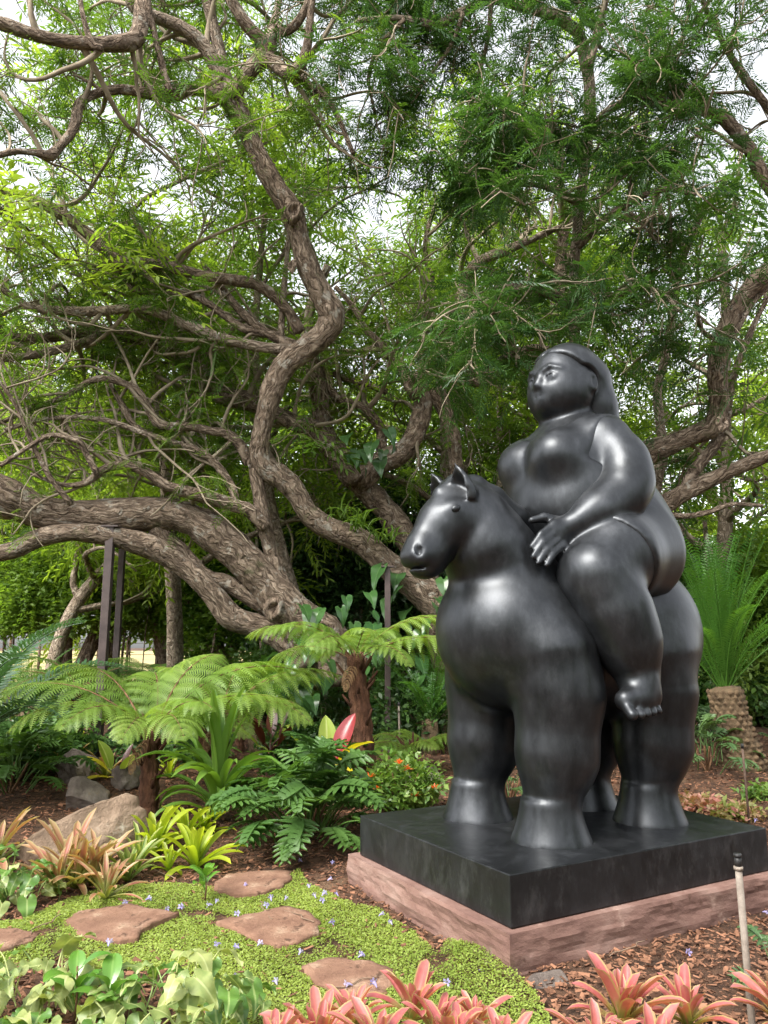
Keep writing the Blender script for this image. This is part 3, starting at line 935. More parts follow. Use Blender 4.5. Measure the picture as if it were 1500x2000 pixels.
# ================================================================ trees
BARK = bark_mat('tree_bark', (0.052, 0.037, 0.026), (0.185, 0.135, 0.096), (0.38, 0.300, 0.225))
BARK2 = bark_mat('pale_bark', (0.10, 0.075, 0.052), (0.26, 0.20, 0.148), (0.44, 0.365, 0.285), (16.0, 6.0))
TWIG = rough_mat('twig_bark', [(0.35, (0.16, 0.125, 0.085)), (0.65, (0.34, 0.285, 0.205))], scale=4.0, bump=0.2, bscale=30.0, rough=0.9)
LEAF_N = leaf_mat('feathery_leaf_shaded', (0.026, 0.070, 0.022), (0.070, 0.150, 0.036), 0.36, rough=0.45, scale=0.7, spec=0.45)  # darker copy of the leaf green: near foliage's shaded side put into the colour
LEAF_M = leaf_mat('feathery_leaf', (0.058, 0.122, 0.022), (0.150, 0.240, 0.036), 0.50, rough=0.5, scale=0.5)
LEAF_F = leaf_mat('sunlit_leaf', (0.110, 0.190, 0.025), (0.250, 0.345, 0.055), 0.60, rough=0.5, scale=0.35)  # lighter copy of the leaf green: sunlit glow behind the trunks put into the colour
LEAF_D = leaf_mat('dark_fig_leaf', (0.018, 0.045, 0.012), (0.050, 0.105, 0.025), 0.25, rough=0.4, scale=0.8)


def frond_t(L, n, plen, pw, droop, lift, seed):
    "feathery compound leaf: a stalk with paired narrow pinnae, as quads"
    r = np.random.default_rng(seed)
    V, F = [], []

    def q(a, b, c, d):
        k = len(V); V.extend([a, b, c, d]); F.append((k, k + 1, k + 2, k + 3))
    ts = np.linspace(0.16, 1.0, n)
    for t in ts:
        x = t * L; z = -droop * t * t * L
        pl = plen * (math.sin(PI * min(1, 0.25 + 0.75 * (1 - t) * 1.15)) ** 0.7 * 0.9 + 0.12) * r.uniform(.85, 1.1)
        for s in (1, -1):
            an = math.radians(62 - 22 * t) + r.normal(0, .08)
            d = np.array([math.cos(an), s * math.sin(an), -lift + r.normal(0, .10)])
            d /= np.linalg.norm(d)
            p = np.array([x, 0, z])
            side = np.cross(d, [0, 0, 1.0]); side /= np.linalg.norm(side)
            m = p + d * pl * 0.5
            q(p, m + side * pw / 2, p + d * pl + np.array([0, 0, -0.15 * pl]), m - side * pw / 2)
    for k in range(2):
        x0, x1 = k * .5 * L, (k + 1) * .5 * L
        z0, z1 = -droop * (k * .5) ** 2 * L, -droop * ((k + 1) * .5) ** 2 * L
        q(np.array([x0, .003, z0]), np.array([x1, .002, z1]), np.array([x1, -.002, z1]), np.array([x0, -.003, z0]))
    return np.array(V), np.array(F)


FROND = [frond_t(0.34, 10, 0.105, 0.019, 0.40, 0.15, 1), frond_t(0.40, 11, 0.11, 0.019, 0.65, 0.30, 2), frond_t(0.28, 9, 0.095, 0.018, 0.25, 0.05, 3), frond_t(0.36, 10, 0.105, 0.018, 0.9, 0.5, 4)]
FROND_B = [frond_t(0.36, 6, 0.130, 0.034, 0.40, 0.15, 1), frond_t(0.42, 6, 0.135, 0.034, 0.65, 0.30, 2), frond_t(0.38, 6, 0.125, 0.032, 0.9, 0.5, 4)]
FROND_F = [frond_t(0.50, 6, 0.20, 0.060, 0.45, 0.25, 5), frond_t(0.55, 6, 0.22, 0.065, 0.7, 0.35, 6)]
_lf = []
for k_ in range(3):
    r_ = np.random.default_rng(20 + k_)
    v_, f_ = [], []
    for j_ in range(5):
        az = r_.uniform(0, 6.28); el = r_.uniform(-.6, .5); d = np.array([math.cos(az) * math.cos(el), math.sin(az) * math.cos(el), math.sin(el)])
        s_ = np.cross(d, [0, 0, 1.0]); s_ /= np.linalg.norm(s_); o = r_.uniform(-.09, .09, 3); l_ = r_.uniform(.09, .14)
        k0 = len(v_); v_ += [o, o + d * l_ * .5 + s_ * l_ * .24, o + d * l_ + np.array([0, 0, -.02]), o + d * l_ * .5 - s_ * l_ * .24]; f_.append((k0, k0 + 1, k0 + 2, k0 + 3))
    _lf.append((np.array(v_), np.array(f_)))
LEAFC = _lf


def limb(spec, Y0, Y1, k=5):
    "a limb traced as (u, v, width) with its distance running from Y0 to Y1: world points and radii"
    n = len(spec)
    pts, rad = [], []
    for i, s in enumerate(spec):
        Y = Y0 + (Y1 - Y0) * (i / (n - 1)) if len(s) < 4 else s[3]
        pts.append(at(s[0], s[1], Y)); rad.append(px(s[2], Y) / 2)
    S_ = spline(np.c_[np.array(pts), np.array(rad)], k)
    return S_[:, :3], np.maximum(S_[:, 3], 0.004)


def wander(p, d, L, n, r, jit=0.33, up=0.05):
    "a winding branch"
    pts = [p]
    d = d / np.linalg.norm(d)
    st_ = L / n
    b = r.normal(0, 1, 3)
    for i in range(n):
        b = 0.6 * b + r.normal(0, 1, 3)
        d = d + jit * 0.5 * b + np.array([0, 0, up])
        d /= np.linalg.norm(d)
        p = p + d * st_
        pts.append(p)
    return np.array(pts)


YMIN = 6.9


def sprout(limbs, r, n1=2.2, len1=(1.0, 2.2), n2=5, len2=(0.45, 1.0), nf=7, fs=(0.75, 1.15), updir=0.3, t0=0.2, tubes=None, dens=1.0, zmin=1.6, away=0.0):
    "side branches, twigs and the leaf positions on them; limbs = [(pts, rad)]"
    mb = tubes or MB()
    LP, LD, LS = [], [], []
    for P, R in limbs:
        seg = np.linalg.norm(np.diff(P, axis=0), axis=1)
        tot = seg.sum()
        for _ in range(max(1, int(tot * n1 + r.uniform(0, 1)))):
            i = int((t0 + (1 - t0) * r.uniform()) * (len(P) - 1))
            T = P[min(i + 1, len(P) - 1)] - P[max(i - 1, 0)]
            T /= np.linalg.norm(T) + 1e-9
            d = T * 0.5 + r.normal(0, .75, 3) + np.array([0, away, updir])
            L1 = r.uniform(*len1)
            q = wander(P[i], d, L1, 9, r, 0.34, 0.03)
            if q[:, 1].min() < YMIN or q[:, 2].min() < zmin: continue
            ra = min(R[i] * 0.6, 0.012 + 0.015 * L1)
            mb.add(*(tube(spline(q, 2), np.linspace(ra, 0.008, 2 * 9 + 1), 5, False) if q[0][1] < 12.5 else tube(q, np.linspace(ra, 0.008, 10), 4, False)))
            for _2 in range(n2):
                j = int(r.uniform(0.3, 1.0) * 9)
                d2 = (q[min(j + 1, 9)] - q[j - 1]) / L1 * 4 + r.normal(0, .7, 3) + np.array([0, away, .1])
                L2 = r.uniform(*len2)
                w = wander(q[j], d2, L2, 5, r, 0.4, -0.02)
                if w[:, 1].min() < YMIN or w[:, 2].min() < zmin: continue
                mb.add(*(tube(w, np.linspace(0.010, 0.005, 6), 4, False) if w[0][1] < 12.5 else tube(w[::2], np.array([.010, .008, .005]), 3, False)))
                if r.uniform() > dens: continue
                for _3 in range(nf):
                    t = r.uniform(0.15, 1.0) * 5
                    a = int(min(t, 4)); f = t - a
                    LP.append(w[a] * (1 - f) + w[a + 1] * f)
                    az = r.uniform(0, 2 * PI); el = r.normal(0.05, .35)
                    LD.append((math.cos(az) * math.cos(el), math.sin(az) * math.cos(el), math.sin(el)))
                    LS.append(r.uniform(*fs))
    return mb, np.array(LP), np.array(LD), np.array(LS)


def crown(name, LP, LD, LS, mat, r, parent, tm=FROND, base=None):
    n = len(LP)
    M = frames(LP, LD, r.normal(0, .5, n), LS)
    V, F, R = scatter(tm, M, np.clip(r.normal(.5, .25, n), 0, 1), r.integers(0, len(tm), n))
    o = link(name, mesh_np(name, V, F, mat, False, rnd=R), parent)
    o.location = tuple(-np.asarray(parent.location)) if parent else (0, 0, 0)
    o['kind'] = 'stuff'
    return o


def bark_part(name, P, R, parent, seg=14, rough=0.05, lump=0.07, seed=0, mat=None):
    V, F, UV = tube(P, R, seg, True, rough, lump, seed)
    V = V - np.asarray(parent.location)
    o = link(name, mesh_np(name, V, F, mat or BARK, True, uv=UV), parent)
    return o


def twigs_part(mb, parent, mat=None):
    me = mb.mesh('twigs', mat or TWIG)
    o = link('twigs', me, parent)
    o.location = tuple(-np.asarray(parent.location))
    o['kind'] = 'stuff'
    return o


def knot(P, n, rad, parent, mat=None):
    "a healed pruning scar: a ring of bark with a hollow"
    n = np.asarray(n, float) / np.linalg.norm(n)
    A = np.cross(n, [0.3, 0.2, 1]); A /= np.linalg.norm(A); B = np.cross(n, A)
    V, F = [], []
    prof = [(1.25, -.3), (1.1, .12), (.95, .42), (.75, .48), (.55, .35), (.42, .0), (.2, -.25), (.02, -.3)]
    sg = 18
    for pr, ph in prof:
        for j in range(sg + 1):
            th = j / sg * 2 * PI
            w = 1 + .10 * math.sin(3 * th + pr * 2) + .06 * math.sin(5 * th)
            V.append(P + (A * math.cos(th) * 1.0 + B * math.sin(th) * 1.25) * rad * pr * w + n * rad * ph)
    for i in range(len(prof) - 1):
        for j in range(sg):
            a = i * (sg + 1) + j
            F.append((a, a + 1, a + sg + 2, a + sg + 1))
    V = np.array(V)
    o = link('knot', mesh_np('knot', V - np.asarray(parent.location), np.array(F), mat or BARK, True, uv=V[:, [0, 2]]), parent)
    return o


def traced_tree(name, base, label, limbs, seed, leafmat, kw, group=None, knots=()):
    r = np.random.default_rng(seed)
    t = empty(name, base, 0, label, 'tree', group)
    L = []
    for i, (nm, spec, Y0, Y1, leafy) in enumerate(limbs):
        P, R = limb(spec, Y0, Y1)
        big = R.max() > 0.12
        R = R * (1 + .10 * np.array([mnoise.noise((k * .55, seed + i, 0)) for k in range(len(R))]))
        bark_part(nm, P, R, t, 22 if big else 10, 0.06 if big else 0.04, 0.11 if big else 0.09, seed + i, BARK if big else (BARK if i % 3 else BARK2))
        if leafy: L.append((P, R))
    for k in knots: knot(*k, t)
    mb, LP, LD, LS = sprout(L, r, **kw)
    twigs_part(mb, t)
    crown('crown', LP, LD, LS, leafmat, r, t)
    return t, len(LP)


gA = G(640, 1420)
# ---- the old leaning tree on the left, propped on posts
LA = [
    ('trunk', [(665, 1320, 110), (640, 1265, 100), (605, 1228, 88), (560, 1188, 80), (505, 1122, 74), (450, 1068, 70), (400, 1030, 66), (350, 1008, 64), (300, 1003, 64), (230, 1007, 62), (160, 1008, 62), (90, 1003, 62), (40, 985, 70), (0, 970, 76), (-100, 930, 74)], 11.0, 9.6, False),
    ('branch', [(600, 1290, 60), (550, 1245, 50), (495, 1222, 44), (450, 1205, 42), (415, 1160, 40), (370, 1115, 40), (310, 1075, 42), (250, 1055, 42), (200, 1045, 40), (140, 1040, 38), (75, 1052, 36), (25, 1075, 34), (-60, 1090, 30)], 10.8, 9.5, False),
    ('branch', [(530, 1188, 34), (495, 1172, 30), (450, 1142, 30), (405, 1128, 30), (375, 1100, 30), (350, 1072, 30), (318, 1045, 32), (300, 1030, 30)], 10.7, 10.2, False),
    ('branch', [(556, 1160, 40), (545, 1130, 34), (530, 1085, 30), (520, 1045, 28), (514, 1015, 27), (506, 960, 24), (500, 915, 26)], 10.7, 10.4, False),
    ('branch', [(518, 1030, 26), (500, 1010, 27), (480, 995, 27), (445, 985, 25), (415, 975, 25), (370, 962, 24), (325, 948, 22), (290, 925, 21), (255, 910, 19), (220, 910, 18), (195, 922, 16), (165, 944, 13), (120, 946, 9), (60, 925, 7)], 10.4, 9.6, True),
    ('branch', [(462, 985, 17), (452, 950, 17), (425, 910, 16), (390, 882, 15), (350, 868, 15), (300, 852, 14), (262, 830, 13), (244, 800, 13), (232, 780, 11), (215, 750, 8)], 10.3, 10.2, True),
    ('branch', [(350, 870, 11), (290, 850, 11), (220, 825, 12), (150, 815, 11), (80, 820, 9), (10, 840, 8)], 10.2, 9.5, True),
    ('branch', [(190, 925, 12), (165, 880, 13), (150, 860, 12), (100, 850, 10), (60, 870, 9), (0, 910, 8)], 9.6, 9.2, True),
    ('branch', [(140, 985, 12), (100, 935, 10), (60, 860, 9), (30, 790, 8), (-5, 740, 8)], 9.6, 9.0, True),
]
tA, nA = traced_tree('leaning_tree', (gA[0], 11.0, gz(gA[0], 11)), 'old tree whose thick trunk leans left over two dark posts', LA, 5, LEAF_M,
                     dict(n1=3.8, len1=(0.8, 2.2), n2=5, nf=7, updir=0.30, t0=0.2, dens=.36, away=.5, fs=(.65, 1.0)), knots=[(at(535, 1188, 10.35), (0.1, -1, .1), 0.11)])

# ---- the twisted tree in the middle, rising out of the bank behind the horse
LB = [
    ('trunk', [(930, 1320, 90), (895, 1225, 74), (855, 1180, 62), (805, 1140, 56), (755, 1100, 52), (705, 1056, 46), (640, 1030, 46), (602, 1002, 44), (577, 962, 44), (552, 935, 44), (522, 915, 48), (507, 888, 42), (510, 850, 38), (522, 800, 40), (537, 750, 42), (560, 710, 43), (598, 680, 46), (632, 652, 50), (648, 618, 52), (634, 585, 47), (612, 545, 46), (594, 500, 46), (580, 445, 48), (566, 405, 52), (543, 372, 44), (512, 318, 43), (484, 260, 43), (462, 212, 47), (446, 180, 52)], 11.3, 8.8, False),
    ('branch', [(440, 190, 40), (415, 180, 32), (388, 172, 27), (360, 176, 28), (330, 184, 30), (300, 184, 25), (240, 175, 21), (192, 182, 19), (158, 200, 20), (150, 228, 21), (140, 258, 21), (120, 282, 19), (98, 303, 24), (70, 298, 15), (30, 296, 13), (-10, 306, 12), (-80, 330, 10)], 8.8, 7.6, True),
    ('branch', [(332, 180, 18), (322, 150, 16), (312, 110, 15), (300, 60, 14), (290, 20, 15), (285, -40, 14)], 8.3, 8.0, False),
    ('branch', [(445, 185, 40), (428, 145, 34), (408, 105, 32), (380, 72, 30), (340, 48, 28), (300, 32, 28), (270, 22, 30), (250, -20, 30), (240, -90, 28)], 8.8, 8.0, True),
    ('branch', [(278, 10, 34), (274, 50, 35), (262, 78, 34), (225, 86, 31), (180, 86, 30), (120, 80, 28), (60, 66, 28), (0, 45, 28), (-80, 25, 26)], 8.1, 7.6, True),
    ('branch', [(200, 95, 15), (182, 88, 15), (170, 60, 14), (160, 20, 12), (150, -40, 12)], 7.8, 7.7, False),
    ('branch', [(446, 185, 40), (436, 140, 32), (426, 90, 28), (414, 40, 27), (402, -20, 26), (395, -90, 24)], 8.8, 8.5, True),
    ('branch', [(450, 190, 42), (472, 160, 36), (498, 128, 35), (522, 100, 36), (512, 80, 28), (486, 50, 25), (455, 10, 23), (430, -40, 22)], 8.8, 8.3, True),
    ('branch', [(515, 105, 30), (535, 122, 30), (562, 142, 30), (585, 130, 26), (599, 95, 21), (605, 45, 19), (610, -10, 17), (612, -70, 15)], 8.6, 8.2, True),
    ('branch', [(524, 98, 28), (530, 70, 24), (536, 40, 18), (545, 0, 15), (548, -60, 14)], 8.6, 8.5, False),
    ('branch', [(542, 52, 22), (556, 62, 20), (580, 45, 19), (600, 10, 17), (615, -40, 15)], 8.5, 8.3, False),
    ('branch', [(585, 648, 26), (568, 615, 24), (540, 582, 23), (500, 556, 22), (440, 545, 24), (400, 540, 25), (350, 526, 25), (300, 516, 24), (235, 512, 27), (214, 494, 26), (150, 440, 24), (80, 396, 21), (0, 370, 17), (-80, 350, 16)], 10.2, 9.2, True),
    ('branch', [(600, 690, 28), (550, 682, 24), (500, 676, 22), (430, 660, 21), (350, 630, 21), (300, 608, 19), (250, 603, 19), (190, 608, 18), (130, 607, 19), (60, 600, 17), (30, 580, 14), (-40, 545, 12)], 10.2, 9.3, True),
    ('branch', [(580, 676, 22), (530, 655, 20), (475, 612, 18), (435, 565, 14), (400, 520, 9)], 10.2, 10.0, True),
    ('branch', [(545, 655, 16), (485, 645, 18), (450, 625, 17), (385, 580, 15), (320, 570, 13), (262, 566, 12), (232, 528, 10), (180, 520, 7)], 10.2, 9.7, True),
    ('branch', [(548, 668, 13), (551, 610, 13), (556, 550, 12), (562, 480, 10), (560, 420, 8)], 10.2, 10.1, False),
    ('branch', [(488, 905, 24), (468, 868, 21), (440, 846, 19), (412, 842, 18), (370, 833, 17), (312, 830, 17), (287, 792, 15), (260, 756, 15), (190, 740, 13), (125, 775, 11), (60, 800, 10), (-20, 835, 9)], 10.5, 9.8, True),
    ('branch', [(690, 300, 9), (650, 210, 11), (600, 160, 13), (585, 135, 16)], 8.6, 8.6, True),
]
gB = at(930, 1320, 11.3)
tB, nB = traced_tree('twisted_tree', (gB[0], 11.3, gz(gB[0], 11.3)), 'tree with a twisting S shaped trunk and a knot hole rising to the top left', LB, 6, LEAF_M,
                     dict(n1=3.0, len1=(0.8, 2.4), n2=6, nf=9, updir=0.3, t0=0.12, dens=.48, away=.5, fs=(.7, 1.1)), knots=[(at(573, 413, 9.10), (0.05, -1, -.15), 0.10), (at(570, 520, 9.35), (-0.7, -.7, 0), 0.06), (at(512, 912, 10.35), (0, -1, 0), 0.07), (at(490, 905, 10.4), (-.6, -.8, .2), 0.05)])

# ---- the forked tree behind the horse's head
LC = [
    ('trunk', [(880, 1300, 70), (850, 1180, 56), (815, 1090, 50), (770, 1015, 48), (725, 965, 48), (692, 935, 48), (662, 895, 44), (640, 860, 40), (628, 825, 38), (626, 780, 36), (614, 720, 33), (600, 660, 26), (610, 590, 20), (640, 520, 16)], 12.4, 11.6, False),
    ('branch', [(700, 945, 48), (740, 906, 46), (785, 884, 44), (812, 845, 42), (826, 790, 40), (815, 752, 44), (832, 728, 32), (866, 665, 28), (898, 592, 25), (925, 520, 22), (990, 488, 19), (1050, 462, 15), (1100, 440, 11)], 12.0, 11.8, True),
    ('branch', [(690, 940, 40), (660, 900, 38), (635, 866, 36), (612, 838, 36), (575, 826, 36), (512, 797, 34), (475, 781, 36), (432, 770, 36), (400, 735, 34), (350, 697, 32), (282, 662, 29), (210, 652, 26), (150, 650, 24), (80, 660, 20), (0, 655, 15), (-60, 640, 12)], 11.8, 10.0, True),
    ('branch', [(200, 654, 16), (150, 672, 18), (90, 688, 19), (30, 698, 17), (-40, 700, 15)], 10.3, 9.8, True),
    ('branch', [(745, 880, 22), (742, 835, 21), (705, 795, 19), (655, 775, 18), (640, 730, 16), (632, 680, 14), (655, 600, 10)], 12.0, 11.6, True),
    ('branch', [(805, 752, 36), (790, 730, 24), (760, 690, 18), (720, 650, 14), (690, 600, 11), (655, 560, 9)], 11.9, 11.6, True),
    ('branch', [(850, 760, 32), (868, 800, 30), (885, 850, 28), (890, 900, 26), (900, 980, 26)], 11.9, 12.2, False),
    ('branch', [(828, 740, 22), (822, 690, 18), (830, 640, 15), (845, 560, 13), (830, 480, 11), (850, 400, 8)], 11.9, 12.0, True),
    ('branch', [(755, 765, 14), (700, 746, 13), (655, 732, 12), (610, 700, 10)], 12.0, 11.9, False),
    ('branch', [(1085, 690, 30), (1080, 640, 28), (1090, 580, 25), (1096, 500, 23), (1101, 420, 20), (1090, 340, 16), (1100, 260, 12)], 12.6, 12.2, True),
    ('branch', [(1105, 520, 18), (1130, 465, 17), (1165, 410, 16), (1200, 350, 12), (1260, 300, 9)], 12.4, 12.0, True),
    ('branch', [(870, 640, 18), (910, 700, 22), (925, 745, 22), (960, 740, 14)], 11.9, 12.2, False),
]
gC = at(880, 1300, 12.4)
tC, nC = traced_tree('forked_tree', (gC[0], 12.4, gz(gC[0], 12.4)), 'forked tree with a gnarled V shaped trunk behind the horse head', LC, 9, LEAF_M,
                     dict(n1=2.8, len1=(0.8, 2.6), n2=6, nf=9, updir=0.45, t0=0.2, dens=.40, away=.4, fs=(.7, 1.1)), knots=[(at(808, 752, 11.6), (-.3, -1, 0), 0.13)])

# ---- the tree at the right edge whose limbs pass behind the rider
LD_ = [
    ('trunk', [(1250, 1260, 70), (1225, 1120, 60), (1215, 1000, 50), (1235, 920, 42), (1265, 890, 38), (1310, 868, 36), (1355, 850, 36), (1392, 832, 42), (1406, 790, 38), (1402, 740, 37), (1406, 680, 37), (1426, 622, 37), (1460, 568, 38), (1502, 530, 40), (1570, 470, 38), (1640, 380, 34)], 10.6, 8.6, False),
    ('branch', [(1230, 1080, 44), (1255, 1030, 38), (1292, 990, 36), (1335, 963, 35), (1385, 938, 31), (1440, 914, 27), (1500, 890, 23), (1580, 868, 20)], 10.6, 9.2, False),
    ('branch', [(1335, 962, 24), (1352, 925, 23), (1375, 895, 22), (1400, 862, 20), (1418, 820, 18), (1432, 740, 15), (1470, 640, 12), (1500, 580, 10)], 10.0, 9.8, True),
    ('branch', [(1275, 985, 22), (1286, 930, 20), (1296, 890, 18), (1289, 820, 17), (1284, 760, 17), (1304, 680, 17), (1311, 630, 17), (1322, 560, 16), (1336, 480, 16), (1300, 440, 12), (1280, 380, 9)], 10.8, 10.6, True),
    ('branch', [(1320, 540, 15), (1345, 475, 14), (1380, 400, 12), (1420, 350, 9)], 10.6, 10.2, True),
    ('branch', [(1300, 1004, 12), (1340, 1008, 12), (1385, 1000, 11), (1430, 985, 9), (1490, 988, 7)], 10.1, 9.6, False),
    ('branch', [(1410, 690, 16), (1440, 640, 15), (1470, 590, 13), (1500, 560, 12)], 9.2, 9.0, False),
    ('branch', [(1560, 420, 36), (1510, 370, 34), (1482, 330, 32), (1470, 300, 28), (1430, 250, 26), (1400, 225, 24), (1340, 210, 20), (1310, 215, 15), (1270, 200, 9)], 8.8, 8.3, True),
    ('branch', [(1620, 380, 22), (1560, 290, 20), (1500, 210, 18), (1440, 130, 15), (1400, 60, 12), (1370, 0, 9)], 8.7, 8.0, True),
]
gD = at(1250, 1260, 10.6)
tD, nD = traced_tree('spreading_tree', (gD[0], 10.6, gz(gD[0], 10.6)), 'tree whose bare limbs sweep right from behind the rider', LD_, 12, LEAF_N,
                     dict(n1=1.9, len1=(0.6, 1.5), n2=5, nf=8, updir=0.1, t0=0.3, fs=(.7, 1.1), dens=.75), knots=[(at(1412, 826, 9.0), (.3, -1, .1), 0.07)])

# ---- the near tree above the statue, its leaves toned dark for shade
LE = [
    ('trunk', [(1120, 1250, 34), (1135, 900, 30), (1125, 700, 24), (1120, 560, 20), (1130, 420, 20), (1148, 280, 22), (1152, 180, 25), (1142, 110, 28), (1126, 62, 28), (1075, 30, 24), (1020, 14, 21), (960, 0, 19), (900, 24, 18), (850, 48, 18), (780, 36, 14), (700, 40, 10)], 9.8, 8.2, False),
    ('branch', [(1150, 130, 20), (1165, 70, 18), (1180, 10, 15), (1190, -50, 14)], 8.6, 8.4, True),
    ('branch', [(1150, 260, 22), (1185, 220, 17), (1230, 195, 15), (1290, 190, 11), (1340, 220, 8)], 8.9, 7.9, True),
    ('branch', [(1145, 330, 20), (1110, 280, 17), (1060, 240, 14), (1000, 215, 10), (960, 220, 7)], 9.0, 8.0, True),
    ('branch', [(1128, 480, 20), (1180, 430, 17), (1240, 390, 14), (1300, 370, 11), (1360, 380, 7)], 9.2, 8.1, True),
    ('branch', [(1120, 600, 22), (1060, 570, 17), (1000, 560, 14), (950, 590, 11), (900, 640, 8)], 9.5, 8.6, True),
    ('branch', [(1122, 640, 20), (1180, 590, 17), (1240, 560, 14), (1290, 570, 11), (1330, 610, 8)], 9.5, 8.7, True),
    ('branch', [(1135, 400, 18), (1080, 370, 14), (1020, 360, 11), (960, 380, 8)], 9.1, 8.2, True),
    ('branch', [(1126, 720, 18), (1060, 680, 14), (1000, 690, 11), (950, 720, 8)], 9.6, 9.2, True),
    ('branch', [(1050, 25, 18), (1000, -30, 16), (950, -90, 14)], 8.4, 8.1, True),
    ('branch', [(1240, 200, 12), (1300, 120, 11), (1350, 50, 10), (1400, -20, 9)], 8.2, 7.8, True),
    ('branch', [(1000, 8, 14), (930, -30, 12), (850, -55, 10), (760, -50, 8), (690, -20, 6)], 8.4, 8.6, True),
    ('branch', [(905, 24, 11), (885, 80, 9), (845, 140, 8), (800, 190, 6)], 8.3, 8.8, True),
    ('branch', [(790, 38, 10), (745, 85, 8), (720, 150, 7), (735, 230, 5)], 8.2, 8.8, True),
    ('branch', [(960, 0, 12), (950, 90, 10), (920, 200, 9), (900, 300, 7), (870, 380, 5)], 8.4, 9.4, True),
]
gE = at(1120, 1250, 9.8)
tE, nE = traced_tree('feathery_tree', (gE[0], 9.8, gz(gE[0], 9.8)), 'tree with shade toned green feathery leaves hanging right above the rider', LE, 15, LEAF_N,
                     dict(n1=4.6, len1=(0.5, 1.4), n2=6, len2=(0.35, 0.8), nf=9, updir=0.0, t0=0.25, fs=(.7, 1.15), dens=.8))


def auto_tree(name, x, y, h, seed, label, leaf, tm, lean=0.0, r0=0.16, n_limb=7, fs=(1, 1.4), n1=1.3, n2=5, nf=6, spread=2.6, mat=None, len1=(1.0, 2.4), group=None, fork=0.42):
    "a tree grown from its base: winding trunk, rising limbs, twigs, leaves"
    r = np.random.default_rng(seed)
    z = gz(x, y) if y < 20 else 0.62
    t = empty(name, (x, y, z - 0.05), 0, label, 'tree', group)
    P = wander(np.array([x, y, z - .1]), np.array([lean, r.normal(0, .1), 1.0]), h * 0.75, 9, r, 0.16, 0.10)
    Ps = spline(P, 3)
    R = np.linspace(r0, r0 * .45, len(Ps))
    bark_part('trunk', Ps, R, t, 10, 0.04, 0.06, seed, mat or BARK2)
    L = []
    for k in range(n_limb):
        i = int((fork + (1 - fork) * k / max(1, n_limb - 1)) * (len(Ps) - 1))
        az = k * 2.4 + r.uniform(-.4, .4)
        q = wander(Ps[i], np.array([math.cos(az), math.sin(az), r.uniform(.25, .9)]), spread * r.uniform(.75, 1.25), 8, r, 0.30, 0.05)
        qs = spline(q, 2)
        qr = np.linspace(R[i] * .6, 0.015, len(qs))
        bark_part('branch', qs, qr, t, 7, 0.0, 0.04, seed + k, mat or BARK2)
        L.append((qs, qr))
    mb, LP, LD, LS = sprout(L, r, n1=n1, len1=len1, n2=n2, nf=nf, fs=fs, updir=0.35, t0=0.1, zmin=z + 0.3)
    if len(mb.V): twigs_part(mb, t)
    crown('crown', LP, LD, LS, leaf, r, t, tm)
    return t, len(LP)


cnt = 0
BACK = [
    # x, y, h, seed, label
    (-6.2, 14.5, 9.0, 31, 'pale stemmed tree far left behind the leaning trunk'),
    (-3.6, 13.6, 11.5, 32, 'slender tree left of the twisted trunk, seen through its branches'),
    (-0.8, 14.5, 13.0, 33, 'tall bright leaved tree behind the twisted trunk'),
    (1.0, 13.4, 12.0, 34, 'many branched tree rising behind the horse head'),
    (3.0, 14.8, 13.0, 35, 'thin trunked tree behind the head of the rider'),
    (5.6, 13.8, 11.5, 36, 'light trunked tree standing behind the cycad'),
    (8.0, 16.5, 11.5, 37, 'bushy tree at the far right edge'),
    (-9.0, 17.0, 11.5, 38, 'bushy tree at the far left edge'),
    (0.4, 17.5, 15.0, 39, 'tallest tree in the gap between the twisted trunk and the rider'),
    (-4.8, 17.5, 14.0, 40, 'tall tree behind the upper left branches'),
    (-0.9, 12.6, 13.5, 42, 'slim tree filling the canopy above the twisted trunk'),
    (1.9, 12.9, 13.0, 44, 'slim tree filling the canopy left above the rider'),
]
for x, y, h, sd, lab in BACK:
    _, c_ = auto_tree('background_tree', x, y, h, sd, lab, LEAF_M if sd in (34, 36, 42, 44, 39, 40) else LEAF_F, FROND_B, group='slender trees behind the main trunks', spread=3.2, n_limb=11, n1=1.25, n2=5, nf=5, fs=(1.1, 1.7), fork=.55 if sd > 41 else .30, r0=.10 if sd > 41 else .15)
    cnt += c_
FAR = [(-13, 26, 12, 51, 'far tree beyond the field at the left'), (-7.5, 27, 11, 52, 'rounded far tree left of the hanging fig'), (-2, 28, 14, 53, 'far tree behind the twisted trunk'), (3.5, 27, 14, 54, 'far tree behind the horse neck'),
       (9.5, 28, 13, 55, 'far tree right of the rider'), (14, 25, 11, 56, 'far tree at the right edge')]
for x, y, h, sd, lab in FAR:
    _, c_ = auto_tree('distant_tree', x, y, h, sd, lab, LEAF_F, FROND_F, r0=.22, n_limb=11, spread=4.4, n1=1.1, len1=(1.2, 3.0), n2=5, nf=6, fs=(1.5, 2.3), fork=.15, group='distant trees by the field')
    cnt += c_
print('fronds', nA, nB, nC, nD, nE, cnt)


